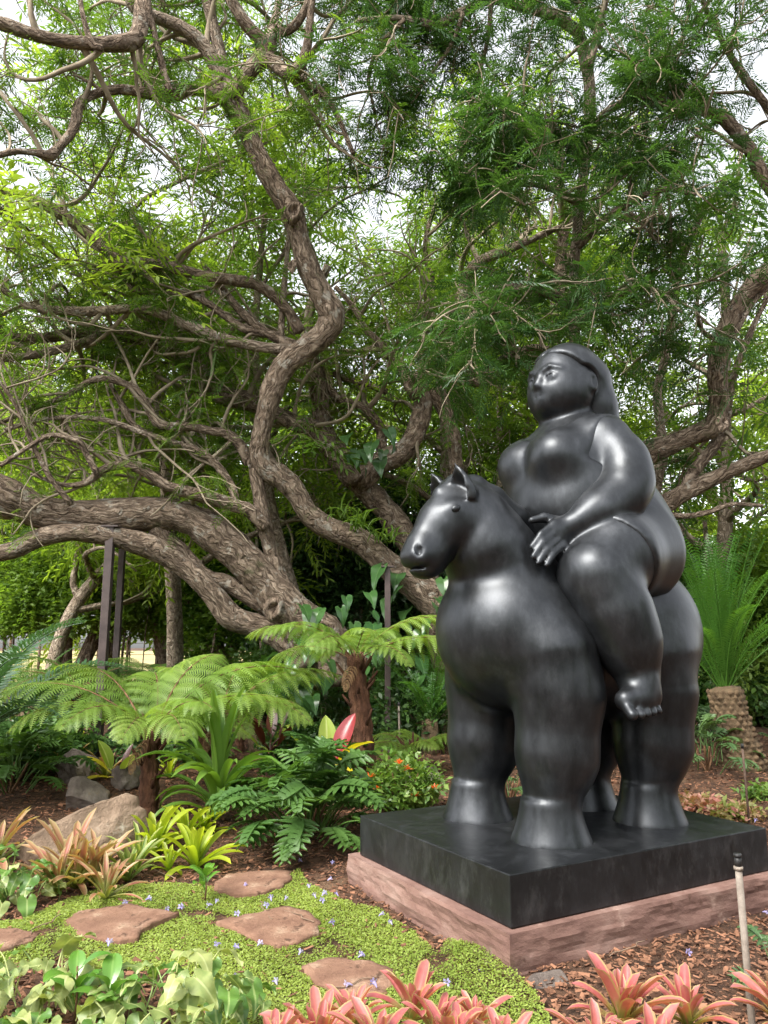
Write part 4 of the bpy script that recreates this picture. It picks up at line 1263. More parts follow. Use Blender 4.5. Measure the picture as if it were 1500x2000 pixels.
# ---- fig with hanging leaves and aerial roots, dark in the middle distance
def fig(name, x, y, label, seed, w, h, n_leaf, roots, leaf, zlo=0.4, tr=0.3):
    r = np.random.default_rng(seed)
    z = gz(x, y)
    t = empty(name, (x, y, z), 0, label, 'tree')
    for k in range(3):
        P = wander(np.array([x + (k - 1) * .35, y + r.uniform(-.2, .2), z - .1]), np.array([(k - 1) * .18, 0, 1.0]), h * .8, 8, r, 0.12, .1)
        bark_part('trunk' if k == 1 else 'branch', spline(P, 3), np.linspace(tr, tr * .4, 25), t, 10, .05, .1, seed + k)
    rb = MB()
    for k in range(roots):
        xx, yy = x + r.uniform(-w, w) * .9, y + r.uniform(-1, 1)
        rb.add(*tube(wander(np.array([xx, yy, z - .05]), np.array([0, 0, 1.0]), r.uniform(.5, .9) * h, 7, r, 0.05, .1), np.full(8, r.uniform(.012, .04)), 5, False))
    if roots:
        o = rb.build('aerial_roots', BARK, t); o.location = (-x, -y, -z); o['kind'] = 'stuff'
    # curtains of leaves
    ns = n_leaf // 16
    LP, LD, LS = [], [], []
    for k in range(ns):
        a = r.uniform(0, 2 * PI); rr = w * math.sqrt(r.uniform(.15, 1))
        top = np.array([x + rr * math.cos(a), y + .55 * rr * math.sin(a), z + h * (0.45 + .5 * r.uniform() * (1 - (rr / w) ** 2 * .6))])
        ln = r.uniform(.5, 1.5) * h * .28
        for j in range(16):
            s = j / 15
            q = top + np.array([.12 * math.sin(s * 5 + k), .1 * math.cos(s * 4 + k), -ln * s]) + r.normal(0, .09, 3)
            if q[2] < z + zlo: continue
            LP.append(q); az = r.uniform(0, 6.28); LD.append((math.cos(az), math.sin(az), -.6)); LS.append(r.uniform(.8, 1.4))
    crown('crown', np.array(LP), np.array(LD), np.array(LS), leaf, r, t, LEAFC)
    return t


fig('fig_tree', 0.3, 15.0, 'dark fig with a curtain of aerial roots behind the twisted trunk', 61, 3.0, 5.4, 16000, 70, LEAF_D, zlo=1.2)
fig('fig_tree', -2.5, 15.6, 'fig with bright leaves hanging under the leaning trunk', 62, 1.7, 4.4, 9000, 24, leaf_mat('hanging_fig_leaf', (0.055, 0.115, 0.015), (0.15, 0.24, 0.03), .5, scale=.8), zlo=.7, tr=.2)
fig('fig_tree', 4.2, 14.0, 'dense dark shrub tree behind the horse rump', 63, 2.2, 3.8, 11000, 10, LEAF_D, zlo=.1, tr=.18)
fig('fig_tree', -6.6, 17.0, 'leafy fig at the left beyond the posts', 64, 2.2, 4.6, 8000, 18, LEAF_M, zlo=1.3, tr=.2)
fig('fig_tree', 7.6, 13.5, 'leafy shrub tree behind the fern palm', 65, 2.4, 4.2, 9000, 8, LEAF_M, zlo=.1, tr=.18)
# the garden goes on behind the viewer: unseen trees added to darken the low reflections in the bronze
for k_, (x_, y_, w_, h_) in enumerate([(-7.5, -6.5, 3.0, 6.0), (-2.0, -10.0, 3.4, 7.0), (3.5, -9.0, 3.2, 6.5), (8.5, -5.0, 3.0, 6.0), (-11.0, 1.0, 3.0, 6.5), (11.5, 2.0, 3.0, 6.5)]):
    r_ = np.random.default_rng(700 + k_)
    t_ = empty('unseen_garden_tree', (x_, y_, gz(x_, y_)), 0, ['unseen broad leafy tree behind the viewer at the far left', 'unseen broad leafy tree right behind the viewer', 'unseen broad leafy tree behind the viewer, right of centre', 'unseen broad leafy tree behind the viewer at the far right', 'unseen broad leafy tree beyond the left edge of the photograph', 'unseen broad leafy tree beyond the right edge of the photograph'][k_], 'tree')
    P_ = wander(np.array([x_, y_, gz(x_, y_) - .1]), np.array([0, 0, 1.0]), h_ * .7, 7, r_, .1, .1)
    bark_part('trunk', spline(P_, 3), np.linspace(.22, .08, 22), t_, 9, .04, .08, k_)
    n_ = 1000
    q_ = r_.normal(0, 1, (n_, 3)); q_ /= np.linalg.norm(q_, axis=1)[:, None]; q_ *= (r_.uniform(.1, 1, n_) ** .4)[:, None]
    LP_ = q_ * np.array([w_, w_ * .8, h_ * .42]) + np.array([x_, y_, h_ * .52]); LP_[:, 2] = np.maximum(LP_[:, 2], .3)
    crown('crown', LP_, q_ + r_.normal(0, .5, (n_, 3)), r_.uniform(2.5, 4.5, n_), LEAF_M, r_, t_, LEAFC)
# ================================================================ garden plants
def blade(L, W, prof, a0, a1, fold=0.2, seg=8, wave=0.0, twist=0.0, seed=0, tipz=0.0):
    """one leaf along +x, its path bending from elevation a0 to a1 (radians); prof(t) = half width share; folded along the midrib.
    returns V, F, UV (u along, v across)"""
    ts = np.linspace(0, 1, seg + 1)
    an = a0 + (a1 - a0) * ts ** 1.3
    x = np.concatenate([[0], np.cumsum(np.cos(an[:-1]) * L / seg)])
    z = np.concatenate([[0], np.cumsum(np.sin(an[:-1]) * L / seg)])
    V, UV = [], []
    for i, t in enumerate(ts):
        w = W * prof(t)
        nx, nz = -math.sin(an[i]), math.cos(an[i])
        for j, s in enumerate((-1, -.5, 0, .5, 1)):
            f = abs(s) * fold * w * 2 + wave * w * math.sin(t * 17 + (3 if s < 0 else 0) + seed) * abs(s)
            y = s * w * math.sqrt(max(0, 1 - min(fold, .9) ** 2 * .5))
            tw = twist * t
            V.append((x[i] + nx * f, y * math.cos(tw), z[i] + nz * f + y * math.sin(tw)))
            UV.append((t, 0.5 + s * .5))
    F = []
    for i in range(seg):
        for j in range(4):
            a = i * 5 + j
            F.append((a, a + 5, a + 6, a + 1))
    return np.array(V), np.array(F), np.array(UV)


strap = lambda t: (0.62 + 0.38 * math.sin(PI * min(t * 1.2, 1) * .9)) * (1 - max(0, (t - .72) / .28) ** 2.2) * .98 + .02
brom = lambda t: (0.74 + 0.26 * math.sin(PI * t * .9)) * math.sqrt(max(0, 1 - max(0, (t - .70) / .30) ** 2.4)) * .97 + .02
oval = lambda t: math.sin(PI * min(1, t * .96 + .04)) ** 0.72 * (1 - .15 * t)
lance = lambda t: (math.sin(PI * t ** .75) ** .8) * .98 + .01


def blade_mesh(name, mat, *a, stalk=0.0, sr=0.006, **k):
    V, F, UV = blade(*a, **k)
    mb = MB()
    if stalk:
        V = V + np.array([stalk * .55, 0, stalk * .8])
        P = np.array([[0, 0, 0], [stalk * .2, 0, stalk * .45], [stalk * .55, 0, stalk * .8]])
        tv, tf, tu = tube(spline(P, 3), np.full(7, sr), 5, False)
        mb.add(tv, tf, np.c_[np.zeros(len(tv)), np.full(len(tv), .5)])
    mb.add(V, F, UV)
    return mb.mesh(name, mat)


# ---------------------------------------------------------------- tree ferns
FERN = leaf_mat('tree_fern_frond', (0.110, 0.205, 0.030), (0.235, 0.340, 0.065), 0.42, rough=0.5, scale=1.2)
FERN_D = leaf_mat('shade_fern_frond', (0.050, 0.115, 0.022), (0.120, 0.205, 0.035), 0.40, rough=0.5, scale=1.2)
FERN_T = rough_mat('fern_trunk', [(0.3, (0.035, 0.017, 0.010)), (0.55, (0.12, 0.055, 0.032)), (0.75, (0.24, 0.125, 0.075))], scale=9, bump=1.0, bscale=26, bdist=.04, coord='UV', stretch=(2.2, .6, 1), rough=.95)
STALK = rough_mat('fern_stalk', [(0.3, (0.07, 0.035, 0.018)), (0.7, (0.20, 0.11, 0.055))], scale=8, bump=.3, rough=.8)


def fern_frond(name, mat, L, a0, a1, n=20, plen=0.36, pw=0.060, seed=0, npin=11, droop=0.8, stalk=0.16):
    "arching frond: stalk, drooping pinnae, each cut into narrow pinnules"
    r = np.random.default_rng(seed)
    mb = MB()
    ts = np.linspace(0, 1, 25)
    an = a0 + (a1 - a0) * ts ** 1.2
    P = np.stack([np.concatenate([[0], np.cumsum(np.cos(an[:-1]) * L / 24)]), np.zeros(25), np.concatenate([[0], np.cumsum(np.sin(an[:-1]) * L / 24)])], 1)
    P[:, 1] += 0.03 * L * np.sin(ts * 2.5 + seed)
    tv, tf, tu = tube(P, np.linspace(0.011, 0.003, 25), 5, False)
    mb.add(tv, tf, None, .2, 1)
    for t in np.linspace(stalk, 0.99, n):
        i = min(int(t * 24), 23); f = t * 24 - i
        p = P[i] * (1 - f) + P[i + 1] * f
        T = P[i + 1] - P[i]; T /= np.linalg.norm(T)
        upv = np.cross(T, [0, 1, 0]); upv /= np.linalg.norm(upv)
        if upv[2] < 0: upv = -upv
        s_ = (t - stalk) / (1 - stalk)
        pl = plen * (min(1, .55 + s_ * 2.4) * (1 - s_ ** 2.2) ** .75 + .05) * r.uniform(.92, 1.06)
        for sd in (1, -1):
            ang = math.radians(72 - 30 * s_) + r.normal(0, .05)
            d0 = T * math.cos(ang) + np.array([0, sd, 0]) * math.sin(ang) + upv * .22
            # pinna path with its tip hanging
            k = npin
            q = p.copy(); d = d0 / np.linalg.norm(d0); path = [q]
            for j in range(k):
                d = d + np.array([0, 0, -droop / k]) * (.4 + j / k * 1.2)
                d /= np.linalg.norm(d)
                q = q + d * pl / k
                path.append(q)
            path = np.array(path)
            V, F, R = [], [], []
            rr = r.uniform(.3, .7)
            for j in range(k):
                a, b = path[j], path[j + 1]
                dj = (b - a) / np.linalg.norm(b - a)
                side = np.cross(dj, upv); side /= np.linalg.norm(side) + 1e-9
                u = (j + .5) / k
                w = pw * (min(1, .6 + u * 2) * (1 - u ** 2.5) + .06)
                m = (a + b) / 2
                for s2 in (1, -1):
                    tip = m + side * s2 * w + dj * w * .35 + np.array([0, 0, -.14 * w])
                    c = len(V)
                    hw = pl / k * .36
                    V += [m - dj * hw, m + dj * hw, tip + dj * hw * .25, tip - dj * hw * .45]
                    F.append((c, c + 1, c + 2, c + 3) if s2 < 0 else (c + 3, c + 2, c + 1, c))
                c = len(V); hw2 = .0022
                V += [a + side * hw2, b + side * hw2, b - side * hw2, a - side * hw2]; F.append((c, c + 1, c + 2, c + 3))
            mb.add(V, F, None, rr, 0)
    return mb.mesh(name, mat, False, [mat, STALK])


FF = [fern_frond('frond', FERN, 1.50, .70, -.60, 11, .60, .068, 1, 22, 1.9), fern_frond('frond', FERN, 1.60, .56, -.50, 12, .62, .070, 2, 22, 2.1), fern_frond('frond', FERN, 1.35, .84, -.70, 11, .55, .066, 3, 20, 1.8), fern_frond('frond', FERN, 1.42, .60, -.85, 12, .52, .062, 11, 20, 1.5), fern_frond('frond', FERN, 1.25, .95, -.35, 10, .58, .072, 12, 22, 2.3)]
FERN_B = leaf_mat('dead_fern_frond', (0.10, 0.055, 0.025), (0.22, 0.13, 0.06), .2, rough=.8, scale=3)
FDEAD = fern_frond('dead_frond', FERN_B, .9, -.5, -1.4, 10, .30, .03, 9, 10, 2.5)
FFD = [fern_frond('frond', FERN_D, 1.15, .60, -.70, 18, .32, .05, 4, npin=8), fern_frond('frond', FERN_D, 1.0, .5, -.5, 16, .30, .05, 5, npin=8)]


def tree_fern(u, v, Y, top, label, fr, az, scales, seed, tr=0.10, tilt=None, group='tree ferns', crozier=True):
    "trunk from the ground to the crown at height top, one frond per azimuth"
    r = np.random.default_rng(seed)
    b = at(u, v, Y); x, y = b[0], b[1]; z = gz(x, y)
    t = empty('tree_fern', (x, y, z), 0, label, 'tree fern', group)
    P = wander(np.array([0, 0, -.05]), np.array([0, 0, 1.0]), top + .05, 8, r, .06, .1)
    Ps = spline(P, 4)
    V, F, UV = tube(Ps, np.linspace(tr * 1.15, tr * .8, len(Ps)) * (1 + .08 * np.sin(np.arange(len(Ps)) * 1.7)), 14, True, .14, .06, seed)
    link('trunk', mesh_np('trunk', V, F, FERN_T, True, uv=UV), t)
    for k in range(14):                                   # stubs of old stalks
        i = int(r.uniform(.35, 1) * (len(Ps) - 1)); a = r.uniform(0, 6.28)
        o = Ps[i]; d = np.array([math.cos(a), math.sin(a), 1.3])
        Pm = o + np.outer(np.array([.0, .6, 1.0]), d * r.uniform(.08, .16)) + np.array([math.cos(a), math.sin(a), 0]) * tr * .8
        V, F, UV = tube(Pm, np.array([.020, .016, .010]), 6, True)
        link('stalk_stub', mesh_np('stalk_stub', V, F, FERN_T, True, uv=UV), t)
    for k, (a, s) in enumerate(zip(az, scales)):
        a = math.radians(a)
        o = link('frond', fr[k % len(fr)], t, loc=Ps[-1] + np.array([math.cos(a) * tr * .5, math.sin(a) * tr * .5, -.02]))
        pt = r.normal(0, .10) if tilt is None else tilt[k]
        o.rotation_euler = (r.normal(0, .20), -pt + r.normal(0, .07), a + r.normal(0, .08)); s = s * r.uniform(.88, 1.08)
        o.scale = (s, s, s)
    if fr is FF:
        for a in (250,):
            o = link('dead_frond', FDEAD, t, loc=Ps[-1] + np.array([0, 0, -.06])); o['label'] = 'withered brown hanging frond'; o.rotation_euler = (0, 0, math.radians(a)); o.scale = (.45,) * 3
    return t, Ps[-1]


gl = G(290, 1600)
tree_fern(288, 1600, gl[1], 0.80, 'low tree fern with wide lime fronds beside the big boulder', FF, [182, 150, 210, 105, 60, 25, -8, 238, 268, -45, 300], [1.1, 1.05, 1.0, 1.0, 1.0, 1.0, 1.0, .80, .66, .84, .66], 71, .085,
          tilt=[.05, .22, -.02, .32, .3, .18, .05, -.1, -.05, -.1, -.05])
tree_fern(425, 1570, 8.3, 0.78, 'second low lime tree fern close right of the first, over the strap lily', FF, [10, 45, 85, 130, 175, -25, 215, 255, 300, -60], [.88, .9, .85, .85, .8, .82, .72, .62, .6, .72], 78, .075, tilt=[.05, .2, .3, .3, .2, .0, .05, -.05, -.05, -.1])
gc = G(718, 1520)
tree_fern(714, 1520, gc[1] - .6, 1.42, 'taller tree fern with a bare brown trunk left of the horse', FF, [180, 145, 212, 100, 60, 20, -15, 240, -50, 275], [.85, .8, .78, .8, .8, .85, .82, .68, .66, .58], 72, .115)
gq = G(120, 1420)
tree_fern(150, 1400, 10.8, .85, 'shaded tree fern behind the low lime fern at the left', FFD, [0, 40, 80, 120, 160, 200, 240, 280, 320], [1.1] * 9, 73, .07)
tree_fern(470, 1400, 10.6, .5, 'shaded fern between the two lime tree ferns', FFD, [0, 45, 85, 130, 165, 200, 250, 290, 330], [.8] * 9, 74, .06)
tree_fern(805, 1545, 9.2, .28, 'small fern growing at the foot of the horse foreleg', [FF[0], FF[2]], [10, 50, 95, 140, 180, 215, 250, 300, 335], [.52, .5, .48, .5, .52, .5, .42, .45, .5], 75, .05)
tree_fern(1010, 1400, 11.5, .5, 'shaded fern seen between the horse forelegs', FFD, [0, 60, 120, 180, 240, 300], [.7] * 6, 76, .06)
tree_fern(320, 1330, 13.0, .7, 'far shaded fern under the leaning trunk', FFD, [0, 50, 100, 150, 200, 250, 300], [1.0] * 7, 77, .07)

# ---------------------------------------------------------------- cycads
CYC = leaf_mat('cycad_leaflet', (0.040, 0.125, 0.018), (0.095, 0.220, 0.032), 0.42, rough=0.38, scale=1.0, spec=.5)
CYC_D = leaf_mat('blue_green_cycad', (0.022, 0.065, 0.030), (0.060, 0.125, 0.050), 0.25, rough=0.35, scale=1.0, spec=.5)


def cycad_frond(name, mat, L, a0, a1, n, ll, lw, seed, vee=.35, ahead=.55):
    r = np.random.default_rng(seed)
    mb = MB()
    ts = np.linspace(0, 1, 19); an = a0 + (a1 - a0) * ts ** 1.6
    P = np.stack([np.concatenate([[0], np.cumsum(np.cos(an[:-1]) * L / 18)]), .02 * L * np.sin(ts * 2 + seed), np.concatenate([[0], np.cumsum(np.sin(an[:-1]) * L / 18)])], 1)
    tv, tf, tu = tube(P, np.linspace(.011, .004, 19), 5, False)
    mb.add(tv, tf, None, .8)
    V, F = [], []
    for t in np.linspace(.14, 1, n):
        i = min(int(t * 18), 17); f = t * 18 - i
        p = P[i] * (1 - f) + P[i + 1] * f
        T = P[i + 1] - P[i]; T /= np.linalg.norm(T)
        upv = np.cross(T, [0, 1, 0]); upv *= np.sign(upv[2] + 1e-6) if abs(upv[2]) > .05 else np.sign(-T[0] * upv[0] + 1e-6)
        l_ = ll * (min(1, .45 + t * 1.6) * (1 - max(0, t - .75) * 2.2)) * r.uniform(.92, 1.06)
        for s in (1, -1):
            d = T * ahead + np.array([0, s, 0.]) + upv * vee + r.normal(0, .05, 3); d /= np.linalg.norm(d)
            side = np.cross(d, upv); side /= np.linalg.norm(side) + 1e-9
            m = p + d * l_ * .5 + upv * .01
            tip = p + d * l_ - np.array([0, 0, .12 * l_])
            c = len(V)
            V += [p, m + side * lw / 2, m - side * lw / 2, p + d * l_ * .1, tip, m]
            F += [(c, c + 1, c + 4, c + 2)]
    mb.add(V, F, None, .5)
    return mb.mesh(name, mat, False)


CF = [cycad_frond('frond', CYC, 1.85, 1.46, 1.05, 44, .17, .019, 1, .25, .5), cycad_frond('frond', CYC, 1.7, 1.30, .55, 42, .17, .019, 2, .25, .5), cycad_frond('frond', CYC, 1.5, 1.05, -.1, 40, .17, .019, 3, .3, .5)]
gk = G(1452, 1500)
cx, cyy = gk[0], gk[1]
t = empty('cycad', (cx, cyy, gz(cx, cyy)), 0, 'upright green cycad on a stout scaly trunk at the right edge', 'cycad')
CT = rough_mat('cycad_trunk', [(0.3, (0.05, 0.035, 0.02)), (0.7, (0.17, 0.12, 0.07))], scale=9, bump=.6, bscale=30, bdist=.03, rough=.95)
CS = rough_mat('cycad_scale', [(0.3, (0.050, 0.033, 0.020)), (0.7, (0.17, 0.115, 0.066))], scale=9, bump=.5, bscale=30, bdist=.02, rough=.95)
hT, rT = 0.92, 0.235
zz = np.linspace(-.06, hT, 14)
lean = -0.16
PT = np.stack([lean * (zz / hT), 0 * zz, zz], 1)
RR = rT * (1.12 - .30 * (zz / hT) + .06 * np.sin(zz * 9))
V, F, UV = tube(PT, RR * .93, 20, True)
link('trunk', mesh_np('trunk', V, F, CT, True, uv=UV), t)
sv, sf = [], []
rows, per = 15, 15
for i in range(rows):
    for j in range(per):
        th = (j + .5 * (i % 2)) / per * 2 * PI
        z0 = (i + .3) / rows * hT
        c_ = np.array([lean * z0 / hT, 0, z0]); rr = np.interp(z0, zz, RR) * .93
        n_ = np.array([math.cos(th), math.sin(th), 0]); s_ = np.array([-math.sin(th), math.cos(th), 0]); u_ = np.array([0, 0, 1.0])
        w_ = rr * PI / per * 1.0; h_ = hT / rows * RND.uniform(.6, .95); o_ = .034 * RND.uniform(.3, 1.4); th += RND.uniform(-.05, .05); z0 += RND.uniform(-.015, .015)
        p = c_ + n_ * rr * .97
        k = len(sv)
        sv += [p - s_ * w_, p - u_ * h_, p + s_ * w_, p + u_ * h_, p + n_ * o_ - s_ * w_ * .45 + u_ * .012, p + n_ * o_ - u_ * h_ * .3 + u_ * .012, p + n_ * o_ + s_ * w_ * .45 + u_ * .012, p + n_ * o_ + u_ * h_ * .45 + u_ * .012]
        sf += [(k, k + 1, k + 5, k + 4), (k + 1, k + 2, k + 6, k + 5), (k + 2, k + 3, k + 7, k + 6), (k + 3, k, k + 4, k + 7), (k + 4, k + 5, k + 6, k + 7)]
o = link('leaf_base_scales', mesh_np('leaf_base_scales', np.array(sv), np.array(sf), CS, False), t); o['kind'] = 'stuff'
for k in range(48):
    a = k * 2.39996
    ring = k / 48
    m_ = CF[0] if ring < .34 else (CF[1] if ring < .70 else CF[2])
    o = link('frond', m_, t, loc=(lean + .05 * math.cos(a), .05 * math.sin(a), hT - .01))
    s_ = RND.uniform(.88, 1.1)
    o.rotation_euler = (RND.gauss(0, .06), RND.gauss(-.02, .10), a); o.scale = (s_, s_, s_)
CD = [cycad_frond('frond', CYC_D, 1.7, .95, -.25, 40, .24, .032, 5, .35, .5), cycad_frond('frond', CYC_D, 1.5, .75, -.45, 36, .23, .032, 6, .35, .5)]
cl = at(-60, 1330, 7.4)
t = empty('cycad', (cl[0], 7.4, gz(cl[0], 7.4)), 0, 'dark blue green cycad reaching in from the left edge', 'cycad')
V, F, UV = tube(np.array([[0, 0, -.05], [0, 0, .3], [0, 0, .62]]), np.array([.2, .19, .16]), 14, True, .1)
link('trunk', mesh_np('trunk', V, F, CT, True, uv=UV), t)
for k in range(22):
    a = k * 2.39996
    o = link('frond', CD[k % 2], t, loc=(0.05 * math.cos(a), .05 * math.sin(a), .60)); s_ = RND.uniform(.8, 1.05)
    o.rotation_euler = (RND.gauss(0, .1), -RND.uniform(-.1, .45), a); o.scale = (s_,) * 3
for uu, vv, YY, lab, sc_, nn in ((505, 1330, 10.6, 'small green cycad at the foot of the leaning trunk', .62, 14), (840, 1400, 10.4, 'pale green cycad fronds behind the horse chest', .75, 13), (60, 1330, 12.5, 'bright palm like fronds low at the far left', .7, 14)):
    b = at(uu, vv, YY)
    t = empty('cycad', (b[0], YY, gz(b[0], YY)), 0, lab, 'cycad')
    V, F, UV = tube(np.array([[0, 0, -.05], [0, 0, .2], [0, 0, .42]]), np.array([.12, .12, .10]), 12, True, .1)
    link('trunk', mesh_np('trunk', V, F, CT, True, uv=UV), t)
    for k in range(nn):
        a = k * 2.39996
        o = link('frond', CF[1 + k % 2], t, loc=(0, 0, .40)); s_ = sc_ * RND.uniform(.85, 1.1)
        o.rotation_euler = (RND.gauss(0, .1), RND.uniform(-.05, .3), a); o.scale = (s_,) * 3

# ---------------------------------------------------------------- bromeliads
B_SALMON = leaf_mat('salmon_bromeliad', (0.27, 0.040, 0.055), (0.48, 0.175, 0.145), 0.32, rough=.42, scale=42, spec=.42, uvgrad=[(0.0, (0.15, 0.22, 0.04, 1)), (0.30, (0.30, 0.24, 0.08, .85)), (0.55, (0.42, 0.10, 0.105, 0.15)), (0.95, (0.45, 0.20, 0.19, 0.55))], margin=((0.40, 0.34, 0.13), .37, .75), vein=((0.42, 0.13, 0.11), .04, .6))
B_PINK = leaf_mat('pink_green_bromeliad', (0.17, 0.19, 0.045), (0.36, 0.13, 0.105), 0.30, rough=.42, scale=9, spec=.4, uvgrad=[(0.0, (0.13, 0.17, 0.03, 1)), (0.35, (0.21, 0.25, 0.06, .85)), (0.62, (0.40, 0.125, 0.11, .55)), (1.0, (0.40, 0.30, 0.14, .6))], margin=((0.36, 0.36, 0.16), .34, .6))
B_LIME = leaf_mat('lime_bromeliad', (0.20, 0.30, 0.018), (0.38, 0.44, 0.030), 0.42, rough=.35, scale=5, spec=.5, uvgrad=[(0.0, (0.10, 0.20, 0.015, .9)), (0.5, (0.30, 0.40, 0.03, .3)), (1.0, (0.48, 0.50, 0.06, .6))])
B_VARI = leaf_mat('variegated_bromeliad', (0.16, 0.24, 0.05), (0.36, 0.40, 0.13), 0.35, rough=.4, scale=9, spec=.4, vein=((0.11, 0.20, 0.035), .14, .8), uvgrad=[(0.0, (0.13, 0.20, .03, .7)), (.6, (.4, .42, .16, .3)), (1, (.50, .46, .22, .6))])


def brom_set(mat, L, W):
    return [blade_mesh('leaf', mat, L * .80, W, brom, 1.35, 1.05, fold=.38, seg=7, seed=1),
            blade_mesh('leaf', mat, L, W * 1.05, brom, 1.15, .55, fold=.32, seg=8, seed=2, wave=.05),
            blade_mesh('leaf', mat, L * 1.05, W, brom, .90, .05, fold=.28, seg=8, seed=3, wave=.06),
            blade_mesh('leaf', mat, L * .92, W * .95, brom, .60, -.40, fold=.25, seg=8, seed=4, wave=.06)]


BS = dict(salmon=brom_set(B_SALMON, .182, .0205), pink=brom_set(B_PINK, .42, .025), lime=brom_set(B_LIME, .40, .035), vari=brom_set(B_VARI, .38, .026))


def bromeliad(kind, p, n, sc, label, group, seed, cat='bromeliad', lift=0.0, name='bromeliad', tilt=(0, 0)):
    r = random.Random(seed)
    t = empty(name, p, r.uniform(0, 6), label, cat, group)
    t.rotation_euler = (tilt[0] + r.gauss(0, .06), tilt[1] + r.gauss(0, .06), r.uniform(0, 6))
    ms = BS[kind]
    for k in range(n):
        f = k / max(1, n - 1)
        a = k * 2.39996 + r.uniform(-.2, .2)
        m_ = ms[min(3, int(f * 4))]
        o = link('leaf', m_, t, loc=(.012 * math.cos(a), .012 * math.sin(a), .03 - .03 * f + lift))
        s = sc * r.uniform(.86, 1.12) * (.78 + .22 * min(1, f * 2))
        o.rotation_euler = (r.gauss(0, .10), r.gauss(0, .10) + .0, a); o.scale = (s,) * 3
    return t


GF = 'salmon bromeliads along the near edge'
for k, (u, v, Y, sc, n, lab) in enumerate([
        (805, 2000, 3.05, 1.10, 14, 'tall salmon bromeliad nearest the sandstone corner, left of it'),
        (620, 2060, 2.75, 1.05, 18, 'orange salmon bromeliad at the bottom left of the near row'),
        (735, 2080, 2.62, 1.0, 18, 'red edged bromeliad at the bottom between two salmon ones'),
        (880, 2075, 2.70, 1.0, 18, 'salmon bromeliad low at the bottom centre'),
        (985, 2080, 2.75, .95, 17, 'yellow tipped salmon bromeliad below the sandstone corner'),
        (1215, 2010, 2.95, 1.22, 20, 'large salmon bromeliad holding a fallen flower, in front of the base'),
        (1345, 2010, 3.0, 1.05, 15, 'upright salmon bromeliad just left of the grey riser'),
        (1165, 2085, 2.6, 1.0, 16, 'salmon bromeliad cut by the bottom edge under the large one'),
        (1275, 2090, 2.6, 1.0, 16, 'pale salmon bromeliad at the bottom, third from the grey riser'),
        (1535, 2010, 2.8, 1.15, 18, 'salmon bromeliad cut by the right edge beside the riser'),
        (535, 2080, 2.65, .9, 16, 'small salmon bromeliad at the left end of the near row'),
        (690, 2020, 2.95, .9, 17, 'salmon bromeliad standing behind the orange one, below the reddish stone'),
        (850, 2030, 2.95, .85, 15, 'short salmon bromeliad just right of the tall one'),
        (930, 2020, 3.0, .8, 15, 'small salmon bromeliad rooted at the edge of the green mat')]):
    p = at(u, v, Y); p[2] = gz(p[0], p[1]) + .0
    zt = at(u, v - 40, Y)[2]
    bromeliad('salmon', (p[0], p[1], max(0.0, zt - .06)), n, sc, lab, GF, 100 + k)
for k, (u, v, sc, n, lab) in enumerate([
        (110, 1748, .95, 16, 'pink and green bromeliad at the left of the clump below the boulder'), (150, 1738, 1.05, 17, 'tall pink bromeliad in the middle of the clump below the boulder'),
        (185, 1735, 1.0, 16, 'pink tipped bromeliad at the right of the clump below the boulder'), (205, 1758, .78, 15, 'small low pink bromeliad in front of the clump'), (135, 1722, 1.1, 16, 'pale tipped bromeliad at the back of the pink clump')]):
    p = G(u, v); bromeliad('pink', p, n, sc, lab, 'pink bromeliads below the boulder', 130 + k)
for k, (u, v, sc, n, lab) in enumerate([(-10, 1690, 1.2, 17, 'orange and green bromeliad cut by the left edge beside the boulder'), (130, 1515, .95, 12, 'far bromeliad with an orange leaf on the rocks'), (205, 1520, 1.0, 12, 'yellowing bromeliad beside the fern trunk')]):
    p = G(u, v); bromeliad('pink', p, n, sc, lab, None, 140 + k)
for k, (u, v, sc, n, lab) in enumerate([(300, 1668, 1.0, 19, 'large lime bromeliad right beside the boulder'), (362, 1640, .85, 15, 'lime bromeliad behind the nearest lime pair'), (382, 1698, .98, 17, 'lime bromeliad nearest the small stepping stone'), (330, 1702, .55, 11, 'tiny lime bromeliad between the larger lime ones'), (402, 1630, .72, 12, 'lime bromeliad nearest the lobed green bush'), (150, 1470, .95, 16, 'lime bromeliad on the far rock under the lime fern'), (330, 1520, .7, 12, 'far lime bromeliad behind the fern trunk')]):
    p = G(u, v); bromeliad('lime', p, n, sc, lab, 'lime bromeliads beside the boulder', 150 + k)
for k, (u, v, sc, n, lab) in enumerate([(250, 1722, .85, 14, 'striped cream and green bromeliad right of the pink clump'), (268, 1700, .9, 13, 'striped bromeliad against the foot of the boulder')]):
    p = G(u, v); bromeliad('vari', p, n, sc, lab, 'striped bromeliads by the boulder', 160 + k)

# ---------------------------------------------------------------- lobed philodendrons
XAN = leaf_mat('lobed_leaf', (0.040, 0.100, 0.024), (0.100, 0.190, 0.042), 0.30, rough=.42, scale=4, spec=.4)
XAN_S = leaf_mat('lobed_leaf_grey', (0.050, 0.105, 0.040), (0.110, 0.180, 0.060), 0.28, rough=.38, scale=4, spec=.45)


